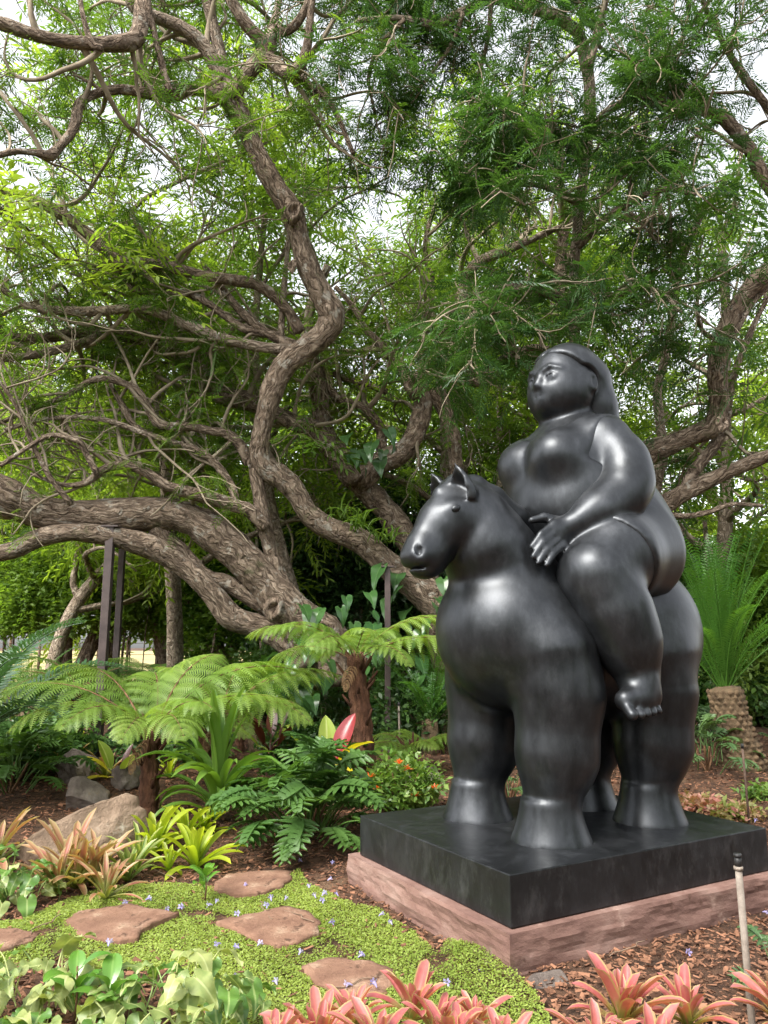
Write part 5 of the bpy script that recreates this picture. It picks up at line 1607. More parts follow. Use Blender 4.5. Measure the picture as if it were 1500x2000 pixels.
def lobed(name, mat, L, seed, stalk=.35, nl=7, st_el=1.1, droop=-.7, W=.5):
    r = np.random.default_rng(seed)
    mb = MB()
    P = spline(np.array([[0, 0, 0], [stalk * .35, 0, stalk * .55], [stalk * .8, 0, stalk * .85]]), 4)
    tv, tf, tu = tube(P, np.linspace(.007, .005, len(P)), 5, False); mb.add(tv, tf, None, .8)
    o = P[-1]
    ts = np.linspace(0, 1, 12); an = .25 + (droop - .25) * ts
    M = o + np.stack([np.concatenate([[0], np.cumsum(np.cos(an[:-1]) * L / 11)]), 0 * ts, np.concatenate([[0], np.cumsum(np.sin(an[:-1]) * L / 11)])], 1)
    # central strip
    V, F = [], []
    for i in range(12):
        w = L * .150 * (math.sin(PI * min(1, .22 + .75 * (1 - ts[i]))) ** .8 + .05)
        V += [M[i] + (0, w, .012), M[i], M[i] - (0, w, -.012)]
    for i in range(11): F += [(i * 3, i * 3 + 3, i * 3 + 4, i * 3 + 1), (i * 3 + 1, i * 3 + 4, i * 3 + 5, i * 3 + 2)]
    mb.add(V, F, None, .5)
    for k in range(nl):
        t = .02 + .90 * k / (nl - 1)
        i = min(int(t * 11), 10); f = t * 11 - i; p = M[i] * (1 - f) + M[i + 1] * f
        T = M[i + 1] - M[i]; T /= np.linalg.norm(T)
        ll = L * W * (math.sin(PI * (.26 + .66 * t)) ** .8) * r.uniform(.92, 1.08)
        for s in (1, -1):
            ang = math.radians(112 - 72 * t)
            d = T * math.cos(ang) + np.array([0, s, 0]) * math.sin(ang) + np.array([0, 0, .16]); d /= np.linalg.norm(d)
            sd = np.cross(d, [0, 0, 1.0]); sd /= np.linalg.norm(sd)
            V, F = [], []
            for j, u in enumerate((0, .3, .62, .86, 1.0)):
                q = p + d * ll * u + np.array([0, 0, -.22 * ll * u * u]); w = ll * .15 * (1.25, 1.0, 1.0, .7, .08)[j]
                V += [q + sd * w, q + np.array([0, 0, -.012]), q - sd * w]
            for j in range(4): F += [(j * 3, j * 3 + 3, j * 3 + 4, j * 3 + 1), (j * 3 + 1, j * 3 + 4, j * 3 + 5, j * 3 + 2)]
            mb.add(V, F, None, .5 + r.normal(0, .05))
    return mb.mesh(name, mat, True)


XL = [lobed('leaf', XAN, .30, 1, .30), lobed('leaf', XAN, .27, 2, .42, droop=-.9), lobed('leaf', XAN, .24, 3, .22, droop=-.5)]
XLS = [lobed('leaf', XAN_S, .22, 4, .22), lobed('leaf', XAN_S, .19, 5, .30, droop=-.9)]


def lobed_bush(p, n, sc, label, seed, ms=XL, rad=.14, group=None):
    r = random.Random(seed)
    t = empty('lobed_bush', p, 0, label, 'bush', group)
    for k in range(n):
        f = (k + .5) / n
        a = k * 2.39996 + r.uniform(-.3, .3)
        el = f                                            # 0 = centre, upright; 1 = rim, sprawling
        h = (.42 * (1 - el) ** 1.0 + .02) * sc
        o = link('leaf', ms[k % len(ms)], t, loc=(rad * el * math.cos(a) * sc * 2, rad * el * math.sin(a) * sc * 2, h * .55))
        o.rotation_euler = (r.gauss(0, .25), -.85 * (1 - el) + r.gauss(.05, .18) + .18, a); s = sc * r.uniform(.85, 1.15); o.scale = (s,) * 3
    for k in range(max(4, n // 7)):                        # stems
        a = r.uniform(0, 6.28); d = rad * 1.2 * sc
        V, F, UV = tube(spline(np.array([[0, 0, -.03], [d * .5 * math.cos(a), d * .5 * math.sin(a), .12 * sc], [d * math.cos(a), d * math.sin(a), .30 * sc]]), 3), np.full(7, .011), 6, True)
        link('stem', mesh_np('stem', V, F, STALK, True, uv=UV), t)
    return t


gb = G(590, 1660)
lobed_bush((gb[0], gb[1] + .22, gz(gb[0], gb[1])), 90, 0.98, 'big glossy bush of deeply lobed leaves left of the bronze slab', 171)
for k, (u, v, Y, sc, n, lab) in enumerate([(10, 1640, 8.3, .95, 40, 'lobed leaved bush at the left edge behind the boulder'), (90, 1560, 9.6, .95, 34, 'shaded lobed bush left of the rocks'), (665, 1590, 8.2, .8, 26, 'lobed bush partly hidden behind the big glossy one')]):
    b = at(u, v, Y); lobed_bush((b[0], Y, gz(b[0], Y)), n, sc, lab, 180 + k)
for k, (u, v, Y, sc, n, lab) in enumerate([(1385, 1560, 9.3, 1.0, 24, 'low grey green lobed plant right of the hind leg'), (1420, 1480, 11.0, .9, 18, 'far low lobed plant beside the cycad trunk'), (1165, 1520, 9.5, .95, 20, 'low lobed plant seen between front and hind legs'), (995, 1590, 7.9, .7, 14, 'small lobed plant between the forelegs behind the slab'), (1345, 1500, 11.5, .9, 18, 'lobed plant behind the hind leg near the wall')]):
    b = at(u, v, Y); lobed_bush((b[0], Y, gz(b[0], Y)), n, sc, lab, 190 + k, XLS, .16)
b = at(1475, 1850, 3.6); lobed_bush((b[0] + .12, 3.7, 0), 7, .6, 'single lobed seedling by the grey riser at the right edge', 199, XLS, .05)

# ---------------------------------------------------------------- arrowhead vine in the near left corner
SYN = leaf_mat('arrowhead_leaf', (0.060, 0.150, 0.028), (0.42, 0.44, 0.17), 0.30, rough=.42, scale=34, spec=.45, vein=((0.50, 0.55, 0.26), .02, .6))
SYN_G = leaf_mat('arrowhead_leaf_green', (0.060, 0.150, 0.030), (0.14, 0.25, 0.05), 0.28, rough=.36, scale=10, spec=.45, vein=((0.32, 0.42, 0.15), .025, .7))


def arrow_leaf(name, mat, L, seed, stalk=.14, cup=.12, droop=.35):
    "arrowhead blade with two basal lobes, on a stalk"
    mb = MB()
    P = spline(np.array([[0, 0, 0], [stalk * .15, 0, stalk * .6], [stalk * .45, 0, stalk]]), 4)
    tv, tf, tu = tube(P, np.full(len(P), .0035), 5, False); mb.add(tv, tf, np.full((len(tv), 2), .5), .8)
    o = P[-1]
    rows = np.concatenate([np.linspace(-.26, -.04, 4), np.linspace(0, 1, 9)])
    out = [.17, .30, .37, .40, .41, .405, .385, .35, .30, .235, .165, .09, .004]
    inn = [.13, .11, .07, .03] + [0] * 9
    for s in (1, -1):
        V, UV, F = [], [], []
        for t, a, b in zip(rows, out, inn):
            for k in range(4):
                y = (b + (a - b) * k / 3) * L
                V.append(o + np.array([t * L * .95, s * y, cup * y * 1.3 - droop * max(t, 0) ** 2 * L - .05 * abs(min(t, 0)) * L + .012 * math.sin(t * 9 + seed + s) * k / 3]))
                UV.append((max(t, 0), .5 + s * .5 * (b + (a - b) * k / 3) / .42))
        for i in range(len(rows) - 1):
            for k in range(3):
                q = (i * 4 + k, i * 4 + k + 1, i * 4 + k + 5, i * 4 + k + 4)
                F.append(q if s < 0 else q[::-1])
        mb.add(V, F, UV, .5)
    return mb.mesh(name, mat, True)


AL = [arrow_leaf('leaf', SYN, .115, 1, .12, .04, .25), arrow_leaf('leaf', SYN, .10, 2, .10, .16, .4), arrow_leaf('leaf', SYN_G, .12, 3, .12, .05, .3), arrow_leaf('leaf', SYN, .13, 4, .15, -.04, .5)]


def vine_patch(cen, rx, ry, n, label, seed, h=.16, ms=AL, sc=1.0, name='arrowhead_vine', cat='vine', group=None):
    r = random.Random(seed)
    t = empty(name, cen, 0, label, cat, group)
    for k in range(n):
        a = r.uniform(0, 6.28); q = math.sqrt(r.uniform(0, 1)); x, y = rx * q * math.cos(a), ry * q * math.sin(a)
        o = link('leaf', r.choice(ms), t, loc=(x, y, h * (1 - q * q * .7) * r.uniform(.2, 1.0)))
        o.rotation_euler = (r.gauss(0, .4), r.gauss(.25, .45), math.atan2(y - .25, x) * .7 + r.gauss(-.3, .9)); s = sc * r.uniform(.6, 1.15); o.scale = (s,) * 3
    return t


def gpt(u, v): p = G(u, v); return (p[0], p[1], p[2])


c1 = at(345, 1985, 3.45)
vine_patch((c1[0], 3.45, 0.0), .33, .36, 92, 'cream and lime arrowhead vine at the bottom, right patch', 201, .27)
c2 = at(40, 1960, 3.5)
vine_patch((c2[0], 3.5, 0.0), .36, .36, 86, 'cream and green arrowhead vine in the bottom left corner', 202, .26)
vine_patch(gpt(20, 1765), .22, .2, 40, 'green and white arrowhead vine at the left edge below the orange bromeliad', 203, .20, [AL[2], AL[2], AL[0]])
c4 = at(455, 2010, 3.0)
vine_patch((c4[0], 3.0, 0.0), .12, .14, 22, 'small arrowhead vine left of the near salmon bromeliads', 204, .12)
# glossy seedlings poking through
GLS = leaf_mat('glossy_oval_leaf', (0.060, 0.170, 0.022), (0.13, 0.27, 0.04), .25, rough=.22, scale=6, spec=.6, vein=((.2, .34, .08), .03, .5))
GO = [blade_mesh('leaf', GLS, .15, .042, oval, .7, -.15, fold=.18, seg=8, stalk=.05, sr=.004)]
for k, (u, v, Y, h, n, lab) in enumerate([(215, 1930, 3.45, .20, 8, 'glossy oval leaved seedling between the two vine patches'), (150, 1880, 3.5, .26, 6, 'glossy seedling with one big oval leaf left of the vine patches'), (400, 1735, 5.3, .16, 7, 'small dark glossy seedling by the small stepping stone')]):
    b = at(u, v, Y); t = empty('seedling', (b[0], Y, gz(b[0], Y)), 0, lab, 'seedling')
    V, F, UV = tube(np.array([[0, 0, -.02], [.01, 0, h * .5], [0, .01, h]]), np.array([.006, .005, .004]), 6)
    link('stem', mesh_np('stem', V, F, STALK, True, uv=UV), t)
    for j in range(n):
        a = j * 2.39996 + k; o = link('leaf', GO[0], t, loc=(0, 0, h * (.35 + .65 * j / n))); o.rotation_euler = (0, RND.uniform(-.3, .2), a); s = RND.uniform(.7, 1.15); o.scale = (s,) * 3

# ---------------------------------------------------------------- strap leaved lily, red and yellow philodendron, big heart leaves
LILY = leaf_mat('strap_leaf', (0.070, 0.160, 0.024), (0.16, 0.27, 0.045), .36, rough=.36, scale=3, spec=.45)
LM = [blade_mesh('leaf', LILY, .80, .040, strap, 1.25, -.55, fold=.3, seg=10, wave=.04), blade_mesh('leaf', LILY, .62, .036, strap, 1.0, -1.0, fold=.28, seg=10), blade_mesh('leaf', LILY, .85, .040, strap, 1.42, .85, fold=.3, seg=9)]


def strap_plant(u, v, Y, n, sc, lab, seed, ms=LM, name='strap_lily', cat='lily'):
    r = random.Random(seed); b = at(u, v, Y); t = empty(name, (b[0], Y, gz(b[0], Y)), 0, lab, cat)
    for k in range(n):
        a = k * 2.39996; o = link('leaf', ms[2] if k < n * .2 else ms[k % 2], t, loc=(.03 * math.cos(a), .03 * math.sin(a), .02 + .18 * (1 - k / n) * sc))
        o.rotation_euler = (r.gauss(0, .1), r.gauss(0, .15), a); s = sc * r.uniform(.8, 1.15); o.scale = (s,) * 3
    return t


g1 = G(425, 1590)
strap_plant(425, 1575, g1[1] - .3, 34, 1.12, 'strap leaved green lily between the fern and the lobed bush', 211)
strap_plant(395, 1560, 9.0, 20, .85, 'second strap leaved lily behind the fern trunk', 212)
strap_plant(1010, 1530, 10.0, 20, .7, 'yellow green strap plant between the forelegs', 213, BS['lime'], 'lime_plant', 'plant')
RED = leaf_mat('red_leaf', (0.20, 0.018, 0.022), (0.40, 0.045, 0.050), .30, rough=.28, scale=4, spec=.5, vein=((.5, .12, .10), .02, .5))
DRED = leaf_mat('dark_red_leaf', (0.055, 0.014, 0.012), (0.13, 0.035, 0.025), .25, rough=.28, scale=4, spec=.5)
YEL = leaf_mat('yellow_leaf', (0.42, 0.36, 0.020), (0.60, 0.50, 0.035), .35, rough=.3, scale=4, spec=.5, vein=((.62, .58, .2), .02, .5))
LIM = leaf_mat('lime_broad_leaf', (0.20, 0.30, 0.035), (0.34, 0.42, 0.07), .4, rough=.3, scale=4, spec=.5, vein=((.55, .6, .25), .03, .6))


def broad(mat, L=.42, W=.085, a0=1.2, a1=.7): return blade_mesh('leaf', mat, L, W, oval, a0, a1, fold=.16, seg=9, stalk=.16, sr=.009, wave=.03)


def broad_plant(u, v, Y, leaves, lab, name='broad_leaf_plant', cat='plant', h=0.0):
    b = at(u, v, Y); t = empty(name, (b[0], Y, gz(b[0], Y)), 0, lab, cat)
    for m_, az, ti, s, l_ in leaves:
        o = link('leaf', m_, t, loc=(0, 0, h)); o.rotation_euler = (RND.gauss(0, .1), ti, math.radians(az)); o.scale = (s,) * 3
        if l_: o['label'] = l_
    return t


mR, mY, mL, mD = broad(RED), broad(YEL, .40, .09, .9, .1), broad(LIM, .40, .095, 1.3, .9), broad(DRED, .36, .06, 1.3, .9)
broad_plant(640, 1560, 7.7, [(mR, 62, -.12, 1.15, 'crimson upright leaf'), (mL, 112, -.05, 1.1, 'lime leaf'), (mY, -25, .10, 1.1, 'yellow leaf'), (mL, 200, .3, 1.0, None), (mD, 150, .1, .9, None), (mL, 260, .45, .9, None), (mD, 30, .2, .9, None), (mY, 310, .5, .7, None)], 'plant with one crimson, one lime and one yellow leaf above the lobed bush', h=.30)
broad_plant(525, 1560, 9.2, [(mD, 20, .0, 1.2, 'dark red leaf'), (mD, 160, .2, 1.1, None), (mD, 250, .3, 1.1, None), (mD, 320, .4, 1.0, None), (mL, 200, .5, 1.0, None), (mD, 90, .1, 1.2, None), (mL, 60, .5, .9, None)], 'dark red leaved plant between the two tree ferns', h=.25)
broad_plant(1005, 1500, 10.6, [(mR, 90, .0, 1.1, None), (mR, 200, .2, 1.0, None), (mR, 300, .2, 1.1, None), (mR, 0, .3, .9, None), (mR, 250, .4, .9, None)], 'red leaved plant glimpsed between the forelegs', h=.3)
broad_plant(225, 1570, 8.6, [(mY, 185, .25, .9, 'yellowing leaf'), (mL, 150, .2, .9, None), (mY, 240, .7, .8, None), (mD, 60, .1, .8, None), (mL, 320, .4, .8, None)], 'plant with yellowing leaves under the low tree fern', h=.1)
HRT = leaf_mat('heart_leaf', (0.022, 0.070, 0.020), (0.062, 0.140, 0.034), .22, rough=.28, scale=2, spec=.55, vein=((.10, .2, .06), .015, .5))
HL = [arrow_leaf('leaf', HRT, .30, 1, .2, .1, .5), arrow_leaf('leaf', HRT, .24, 2, .18, .15, .7)]
for k, (u, v, Y, rx, rz, n, lab) in enumerate([(640, 1250, 10.2, .55, .55, 26, 'big heart leaved climber beside the foot of the leaning trunk'), (715, 895, 11.2, .30, .25, 12, 'dark heart leaved climber in the fork of the tree'), (810, 1270, 10.9, .55, 1.1, 40, 'dark heart leaved climber behind the horse chest'), (570, 1370, 10.9, .7, .35, 26, 'dark broad leaved plants behind the centre fern')]):
    b = at(u, v, Y); r = random.Random(300 + k); t = empty('heart_leaf_climber', (b[0], Y, max(gz(b[0], Y), b[2] - rz)), 0, lab, 'climber')
    for j in range(n):
        o = link('leaf', HL[j % 2], t, loc=(r.uniform(-rx, rx), r.uniform(-.25, .15), r.uniform(0, 2 * rz))); o.rotation_euler = (r.gauss(0, .3), r.uniform(.2, .9), r.gauss(-1.57, .8)); s = r.uniform(.7, 1.15); o.scale = (s,) * 3
EPI = [blade_mesh('leaf', LEAF_M, .42, .016, lance, 1.2, -.6, fold=.3, seg=7), blade_mesh('leaf', LEAF_M, .34, .015, lance, .9, -.9, fold=.3, seg=7)]
for k, (u, v, Y, n, sc, lab) in enumerate([(700, 1035, 10.5, 34, 1.0, 'grassy epiphyte sitting on the bent trunk'), (745, 1060, 10.6, 26, .9, 'grassy epiphyte nearer the horse head on the bent trunk'), (668, 1010, 10.5, 20, .8, 'small grassy epiphyte at the left on the bent trunk')]):
    b = at(u, v, Y); t = empty('epiphyte', b, 0, lab, 'epiphyte', 'grassy epiphytes on the trunk'); r = random.Random(320 + k)
    for j in range(n):
        o = link('leaf', EPI[j % 2], t, loc=(r.gauss(0, .09), r.gauss(-.1, .06), r.gauss(0, .03))); o.rotation_euler = (r.gauss(0, .2), r.gauss(0, .3), j * 2.4); s = sc * r.uniform(.7, 1.2); o.scale = (s,) * 3

# ---------------------------------------------------------------- flowering shrub and low fillers
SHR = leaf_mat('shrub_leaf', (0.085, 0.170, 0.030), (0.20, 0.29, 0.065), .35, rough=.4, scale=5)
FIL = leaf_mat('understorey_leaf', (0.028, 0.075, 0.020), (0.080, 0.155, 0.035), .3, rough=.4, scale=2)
ORG = leaf_mat('orange_petal', (0.62, 0.10, 0.02), (0.75, 0.17, 0.03), .3, rough=.5, scale=6)


def shrub(p, rx, rz, n, mat, label, seed, sc=1.0, name='shrub', cat='shrub', tm=None, group=None):
    r = np.random.default_rng(seed); t = empty(name, p, 0, label, cat, group)
    q = r.normal(0, 1, (n, 3)); q /= np.linalg.norm(q, axis=1)[:, None]; q *= (r.uniform(0.15, 1, n) ** .45)[:, None]
    LPt = q * np.array([rx, rx * .8, rz]) + np.array([0, 0, rz]) ; LPt[:, 2] = np.maximum(LPt[:, 2], .02)
    LPt = LPt + .12 * rx * np.array([[mnoise.noise(Vector(a * 4 / rx) + Vector((s * 9, 0, 0))) for s in range(3)] for a in LPt])
    LDt = q + r.normal(0, .5, (n, 3))
    M = frames(LPt, LDt, r.normal(0, .5, n), r.uniform(.7, 1.3, n) * sc)
    V, F, R = scatter(tm or LEAFC, M, np.clip(r.normal(.5, .25, n), 0, 1), r.integers(0, len(tm or LEAFC), n))
    o = link('foliage', mesh_np('foliage', V, F, mat, False, rnd=R), t); o['kind'] = 'stuff'
    for k in range(6):
        a = k * 1.05; V, F, UV = tube(np.array([[0, 0, -.03], [.3 * rx * math.cos(a), .3 * rx * math.sin(a), rz * .7], [.6 * rx * math.cos(a), .6 * rx * math.sin(a), rz * 1.4]]), np.array([.012, .009, .005]), 5)
        link('stem', mesh_np('stem', V, F, STALK, True, uv=UV), t)
    return t


g2 = at(790, 1590, 7.6)
ts_ = shrub((g2[0], 7.6, gz(g2[0], 7.6)), .40, .27, 420, SHR, 'light green shrub with orange flower heads left of the horse', 331, .62)
for (u, v) in ((722, 1518), (780, 1492), (795, 1503), (848, 1540), (735, 1540), (812, 1556)):
    b = at(u, v, 7.35); q = b - np.array(ts_.location)
    mb = MB(); r = np.random.default_rng(int(u))
    for k in range(16):
        d = r.normal(0, 1, 3); d /= np.linalg.norm(d); d[2] = abs(d[2]) * .8; s_ = np.cross(d, [0, 0, 1.0]); s_ /= np.linalg.norm(s_) + 1e-6
        mb.add([np.zeros(3), d * .04 + s_ * .007, d * .065, d * .04 - s_ * .007], [(0, 1, 2, 3)], None, r.uniform(0, 1))
    mb.build('flower_head', ORG, ts_, False, loc=q)
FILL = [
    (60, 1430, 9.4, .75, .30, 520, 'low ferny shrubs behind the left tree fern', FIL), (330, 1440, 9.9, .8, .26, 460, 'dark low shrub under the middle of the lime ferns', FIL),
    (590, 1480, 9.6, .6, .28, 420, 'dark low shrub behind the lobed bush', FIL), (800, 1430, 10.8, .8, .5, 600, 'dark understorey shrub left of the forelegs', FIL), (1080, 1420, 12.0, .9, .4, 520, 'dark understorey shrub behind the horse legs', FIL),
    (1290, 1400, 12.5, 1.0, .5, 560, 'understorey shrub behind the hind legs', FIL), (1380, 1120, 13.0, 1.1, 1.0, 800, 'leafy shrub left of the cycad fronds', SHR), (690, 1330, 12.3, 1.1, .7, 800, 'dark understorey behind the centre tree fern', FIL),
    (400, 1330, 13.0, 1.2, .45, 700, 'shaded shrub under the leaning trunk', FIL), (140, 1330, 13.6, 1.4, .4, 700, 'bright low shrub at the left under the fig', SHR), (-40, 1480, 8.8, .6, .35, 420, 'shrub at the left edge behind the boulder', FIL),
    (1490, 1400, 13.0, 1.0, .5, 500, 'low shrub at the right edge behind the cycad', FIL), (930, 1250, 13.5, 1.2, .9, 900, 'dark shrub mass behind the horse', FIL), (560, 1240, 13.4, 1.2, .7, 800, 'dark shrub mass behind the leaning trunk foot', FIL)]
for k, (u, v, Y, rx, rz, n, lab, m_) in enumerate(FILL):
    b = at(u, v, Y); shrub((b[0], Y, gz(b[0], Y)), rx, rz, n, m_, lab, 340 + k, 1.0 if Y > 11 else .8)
PNK = leaf_mat('low_pink_leaf', (0.20, 0.24, 0.06), (0.48, 0.20, 0.18), .3, rough=.45, scale=12)
for k, (u, v, rx, n, m_, lab) in enumerate([(1365, 1585, .28, 130, PNK, 'low plant with pink and cream leaves behind the slab corner'), (1445, 1600, .25, 110, PNK, 'low pink speckled plant at the right beside the thin rod'), (1490, 1560, .25, 110, SHR, 'low green plant at the right edge behind the thin rod')]):
    g_ = G(u, v); shrub((g_[0], g_[1], g_[2]), rx, .06, n, m_, lab, 370 + k, .55, 'low_plant', 'plant')
# ================================================================ rocks, posts, risers, edging, fallen flowers
ROCK = rough_mat('boulder', [(0.28, (0.075, 0.050, 0.034)), (0.5, (0.20, 0.142, 0.098)), (0.72, (0.33, 0.25, 0.18))], scale=2.6, detail=10, bump=1.0, bscale=9, bdist=.05, rough=.92, patch=[((0.40, 0.36, 0.29), 6, .62), ((0.10, 0.085, 0.06), 4, .62)])
ROCK_D = rough_mat('dark_rock', [(0.28, (0.045, 0.036, 0.032)), (0.5, (0.13, 0.105, 0.09)), (0.72, (0.27, 0.23, 0.20))], scale=3.5, detail=10, bump=.9, bscale=14, bdist=.03, rough=.92, patch=((0.24, 0.18, .13), 6, .6))


def rock(name, p, size, seed, mat, label, cuts=9, rz=0.0, sub=5):
    bm = bmesh.new(); bmesh.ops.create_icosphere(bm, subdivisions=sub, radius=1.0)
    r = random.Random(seed)
    pl = []
    for k in range(cuts):
        n = Vector((r.gauss(0, 1), r.gauss(0, 1), r.gauss(.3, .8))).normalized(); pl.append((n, r.uniform(.50, .85)))
    for v in bm.verts:
        c = v.co.copy()
        for n, d in pl:
            e = c.dot(n) - d
            if e > 0: c -= n * e * .94
        k = 1 + .10 * mnoise.fractal(c * 1.6 + Vector((seed, 0, 0)), 1, 2.1, 6) + .02 * mnoise.noise(c * 9)
        v.co = Vector((c.x * size[0] * k, c.y * size[1] * k, c.z * size[2] * k))
    o = bm_obj(name, bm, mat, None, True, loc=p, rot=(0, 0, rz))
    return tag(o, label, 'rock')


gr = G(150, 1690)
rock('boulder', (gr[0] - .02, gr[1] + .34, gr[2] + .14), (.56, .40, .34), 9, ROCK, 'large tan angular boulder behind the pink bromeliads', 10, .2)
gr2 = at(165, 1570, 7.8); rock('rock', (gr2[0], 7.8, gz(gr2[0], 7.8) + .10), (.30, .24, .19), 12, ROCK_D, 'dark rock just above the large boulder', 13, .4, 5)
gr3 = at(150, 1520, 8.8); rock('rock', (gr3[0], 8.8, gz(gr3[0], 8.8) + .18), (.28, .22, .22), 14, ROCK_D, 'brown rock under the far lime bromeliad', 13, .1, 5)
gr4 = at(248, 1525, 8.6); rock('rock', (gr4[0], 8.6, gz(gr4[0], 8.6) + .12), (.20, .18, .18), 18, ROCK_D, 'small brown rock left of the fern trunk', 13, .7, 5)
gr5 = at(660, 1560, 8.9); rock('rock', (gr5[0] + .9, 8.9, gz(0, 8.9) + .02), (.28, .22, .16), 21, ROCK_D, 'low rock behind the orange flowering shrub', 7, .7, 4)
gr6 = G(1075, 1915); rock('rock', (gr6[0], gr6[1], gr6[2] - .03), (.16, .10, .07), 23, ROCK_D, 'flat dark stone at the foot of the sandstone corner', 7, .5, 4)

POST = rough_mat('painted_post', [(0.3, (0.040, 0.028, 0.026)), (0.7, (0.085, 0.062, 0.056))], scale=6, bump=.1, bscale=40, rough=.55, spec=.4)
for k, (u0, v0, u1, v1, Y, w, lab) in enumerate([(200, 1340, 217, 1030, 9.9, 15, 'thicker dark brown post propping the leaning trunk at the left'), (233, 1275, 240, 1062, 11.0, 11, 'thinner dark brown post just right of the thick one'), (757, 1440, 757, 1108, 10.5, 11, 'dark brown post propping the bent trunk beside the horse chest')]):
    b = at(u1, v1, Y); x, y = b[0], Y; z0 = gz(x, y) - .1; h = b[2] - z0
    t = empty('prop_post', (x, y, z0), .0, lab, 'post', 'posts propping the trees')
    W_ = px(w, Y)
    bm = rounded_box(W_, W_, h, .006); bm_obj('shaft', bm, POST, t, loc=(0, 0, h / 2))
    bm = rounded_box(W_ * 2.2, W_ * 1.5, .02, .003); bm_obj('saddle_plate', bm, POST, t, loc=(0, 0, h + .009))
    bm = rounded_box(W_ * 2.0, W_ * 2.0, .03, .003); bm_obj('foot_plate', bm, POST, t, loc=(0, 0, .13))
PVC = rough_mat('weathered_pipe', [(0.3, (0.13, 0.105, 0.085)), (0.7, (0.29, 0.25, 0.21))], scale=14, bump=.2, bscale=60, rough=.7, patch=((0.20, 0.15, 0.11), 18, .6))
BLK = rough_mat('black_plastic', [(0.3, (0.012, 0.012, 0.012)), (0.7, (0.03, 0.03, 0.03))], scale=10, bump=.05, rough=.45)
RUST = rough_mat('brown_rod', [(0.3, (0.07, 0.045, 0.032)), (0.7, (0.18, 0.12, 0.09))], scale=14, bump=.2, bscale=60, rough=.7)


def riser(u0, v0, Y, u1, v1, r_, label, mat, cap=True, name='sprinkler_riser'):
    b = at(u1, v1, Y); x, y = b[0], Y; z0 = gz(x, y); h = b[2] - z0
    t = empty(name, (x, y, z0), 0, label, 'pipe')
    V, F, UV = tube(np.array([[.01, 0, -.05], [.005, 0, h * .5], [0, 0, h - .05]]), np.full(3, r_), 12); link('pipe', mesh_np('pipe', V, F, mat, True, uv=UV), t)
    if cap:
        for nm, za, zb, rr in (('collar', h - .056, h - .044, r_ * 1.35), ('nozzle', h - .043, h - .012, r_ * 1.02), ('cap', h - .011, h, r_ * 1.2)):
            bm = bmesh.new(); bmesh.ops.create_cone(bm, cap_ends=True, segments=16, radius1=rr, radius2=rr * .96, depth=zb - za)
            bm_obj(nm, bm, BLK if nm != 'collar' else PVC, t, True, loc=(0, 0, (za + zb) / 2))
    else:
        bm = bmesh.new(); bmesh.ops.create_cone(bm, cap_ends=True, segments=12, radius1=r_ * 1.5, radius2=r_ * 1.3, depth=.04); bm_obj('cap', bm, BLK, t, True, loc=(0, 0, h - .03))
    return t


riser(1465, 2000, 3.0, 1440, 1667, .0125, 'grey plastic sprinkler riser with a black cap in front of the base', PVC)
g7 = G(1456, 1610); riser(1456, 1605, g7[1], 1449, 1450, .010, 'thin brown rod standing behind the right corner of the slab', RUST, False, 'garden_rod')
riser(778, 1440, 10.2, 779, 1370, .013, 'thin pale rod beside the prop post left of the horse', PVC, False, 'garden_rod')
riser(1392, 1480, 11.6, 1392, 1425, .02, 'short black garden light stake left of the cycad trunk', BLK, False, 'garden_light')

# low red brown retaining edge at the right, timber fence posts far left
EDGE = rough_mat('edging', [(0.3, (0.045, 0.022, 0.018)), (0.7, (0.11, 0.055, 0.042))], scale=5, bump=.2, rough=.8)
e0, e1 = at(1360, 1390, 14.0), at(1620, 1400, 12.6)
L_ = np.linalg.norm(e1[:2] - e0[:2])
t = empty('retaining_edge', ((e0[0] + e1[0]) / 2, (e0[1] + e1[1]) / 2, gz((e0[0] + e1[0]) / 2, 13.2)), math.atan2(e1[1] - e0[1], e1[0] - e0[0]), 'low dark red retaining edge behind the cycad trunk', 'edging')
for k in range(4):
    bm = rounded_box(L_ / 4 - .012, .10, .32, .008); bm_obj('board', bm, EDGE, t, loc=((k - 1.5) * L_ / 4, 0, .15))
FPOST = rough_mat('old_timber', [(0.3, (0.10, 0.06, 0.04)), (0.7, (0.25, 0.17, 0.12))], scale=8, bump=.3, rough=.85, stretch=(3, 3, .5))
b0, b1 = at(-40, 1300, 19.5), at(420, 1300, 19.5)
t = empty('field_fence', (b0[0], 19.5, .62), 0, 'thin wire fence along the far field at the left', 'fence')
n_ = 9
for k in range(n_):
    x_ = (b1[0] - b0[0]) * k / (n_ - 1)
    V, F, UV = tube(np.array([[x_, 0, 0], [x_, 0, .6], [x_, 0, 1.25]]), np.full(3, .035), 7); link('post', mesh_np('post', V, F, FPOST, True, uv=UV), t)
for k in range(4):
    V, F, UV = tube(np.array([[0, -.04, .25 + .28 * k], [(b1[0] - b0[0]) / 2, -.04, .24 + .28 * k], [b1[0] - b0[0], -.04, .25 + .28 * k]]), np.full(3, .006), 5); link('wire', mesh_np('wire', V, F, FPOST, True, uv=UV), t)

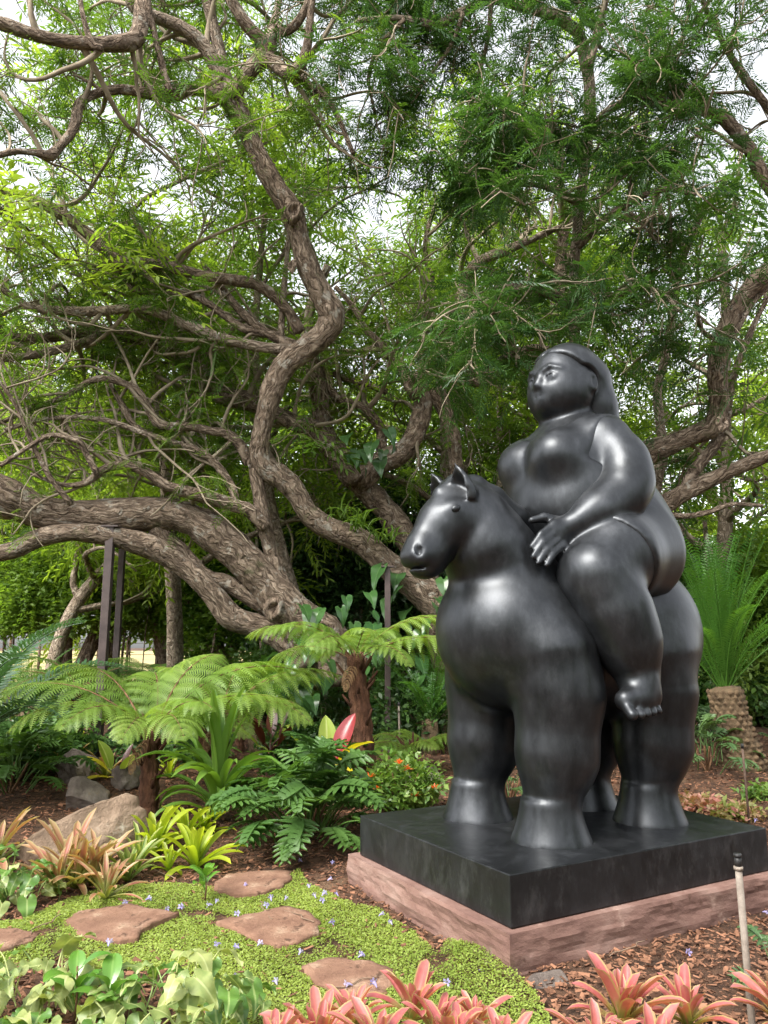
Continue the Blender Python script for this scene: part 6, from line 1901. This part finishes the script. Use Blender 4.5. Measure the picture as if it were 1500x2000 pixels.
# fallen lilac flowers
LIL = leaf_mat('lilac_petal', (0.30, 0.26, 0.62), (0.52, 0.48, 0.80), .35, rough=.5, scale=30)
fm = []
for k in range(3):
    mb = MB(); r = np.random.default_rng(80 + k)
    a0 = np.array([0, 0, .006]); d0 = np.array([.030, 0, .006])
    V, F, UV = tube(np.array([a0, a0 + d0 * .5 + (0, 0, .003), a0 + d0]), np.array([.003, .006, .010]), 7, False); mb.add(V, F, None, .5)
    for j in range(5):
        th = j * 2 * PI / 5 + r.uniform(-.2, .2); e = np.array([.35, math.cos(th), math.sin(th) * .8 + .2]); e /= np.linalg.norm(e); s_ = np.cross(e, [1, 0, 0]); s_ /= np.linalg.norm(s_); o = a0 + d0 + e * .006
        mb.add([o, o + e * .011 + s_ * .007, o + e * .020, o + e * .011 - s_ * .007], [(0, 1, 2, 3)], None, r.uniform(.2, .9))
    fm.append(mb.mesh('flower', LIL))
FLW = [(466, 1795), (530, 1768), (322, 1788), (421, 1772), (415, 1776), (360, 1782), (526, 1775), (484, 1740), (640, 1727), (604, 1742), (629, 1758), (617, 1762), (632, 1766), (660, 1758), (740, 1798), (766, 1815), (642, 1812), (503, 1857), (467, 1862), (432, 1853), (211, 1858), (452, 1918), (541, 1934), (583, 1875), (700, 1880), (712, 1876), (688, 1940), (735, 1945), (250, 1770), (283, 1766), (590, 1690), (648, 1695), (1452, 1620), (1475, 1612), (1340, 1870), (935, 1905), (395, 1640), (815, 1640), (1490, 1790), (875, 1930), (690, 1712), (556, 1766)]
for k, (u, v) in enumerate(FLW):
    p = G(u, v)
    if in_poly(np.array([p[:2]]), BASEPOLY)[0]: continue
    zf = p[2] + (.030 if any(in_poly(np.array([p[:2]]), Q)[0] for Q in flag_polys) else .020)
    o = link('fallen_flower', fm[k % 3], None, loc=(p[0], p[1], zf), rot=(RND.uniform(-.3, .3), RND.uniform(-.5, .2), RND.uniform(0, 6.28)), scale=RND.uniform(.65, 1.0))
    on_stone = zf > p[2] + .025
    on_mat = in_poly(np.array([p[:2]]), MATPOLY)[0]
    tag(o, 'tiny fallen lilac flower lying on a stepping stone' if on_stone else ('tiny fallen lilac flower lying in the green creeping mat' if on_mat else 'tiny fallen lilac flower lying on the bark mulch'), 'flower', 'lilac flowers on the stones' if on_stone else ('lilac flowers in the mat' if on_mat else 'lilac flowers on the mulch'))
# dry twigs lying about
TW = rough_mat('dry_twig', [(0.3, (0.10, 0.065, 0.045)), (0.7, (0.27, 0.19, 0.13))], scale=12, bump=.2, rough=.9)
for k, (u0, v0, u1, v1, lab) in enumerate([(505, 1770, 535, 1806, 'thin fallen twig crossing the cracked tan stone'), (560, 1790, 610, 1812, 'short dry twig at the right of the cracked tan stone'), (650, 1945, 735, 1920, 'dry twig across the reddish stone near the bromeliads'), (120, 1795, 60, 1835, 'long dry twig beside the wide red brown stone'), (300, 1705, 345, 1730, 'curved dry twig by the striped bromeliads'), (505, 1660, 570, 1650, 'forked dry twig under the lobed bush'), (1190, 1880, 1260, 1850, 'dry twig on the mulch in front of the base')]):
    a_, b_ = G(u0, v0), G(u1, v1); r = np.random.default_rng(500 + k)
    Pm = a_ + np.outer(np.linspace(0, 1, 7), b_ - a_) + r.normal(0, .012, (7, 3)); Pm[:, 2] = [gz(q[0], q[1]) + .034 for q in Pm]
    c_ = Pm.mean(0)
    V, F, UV = tube(spline(Pm - c_, 3), np.full(19, .0032), 5); tag(link('fallen_twig', mesh_np('fallen_twig', V, F, TW, True, uv=UV), None, loc=c_), lab, 'twig', 'fallen dry twigs')
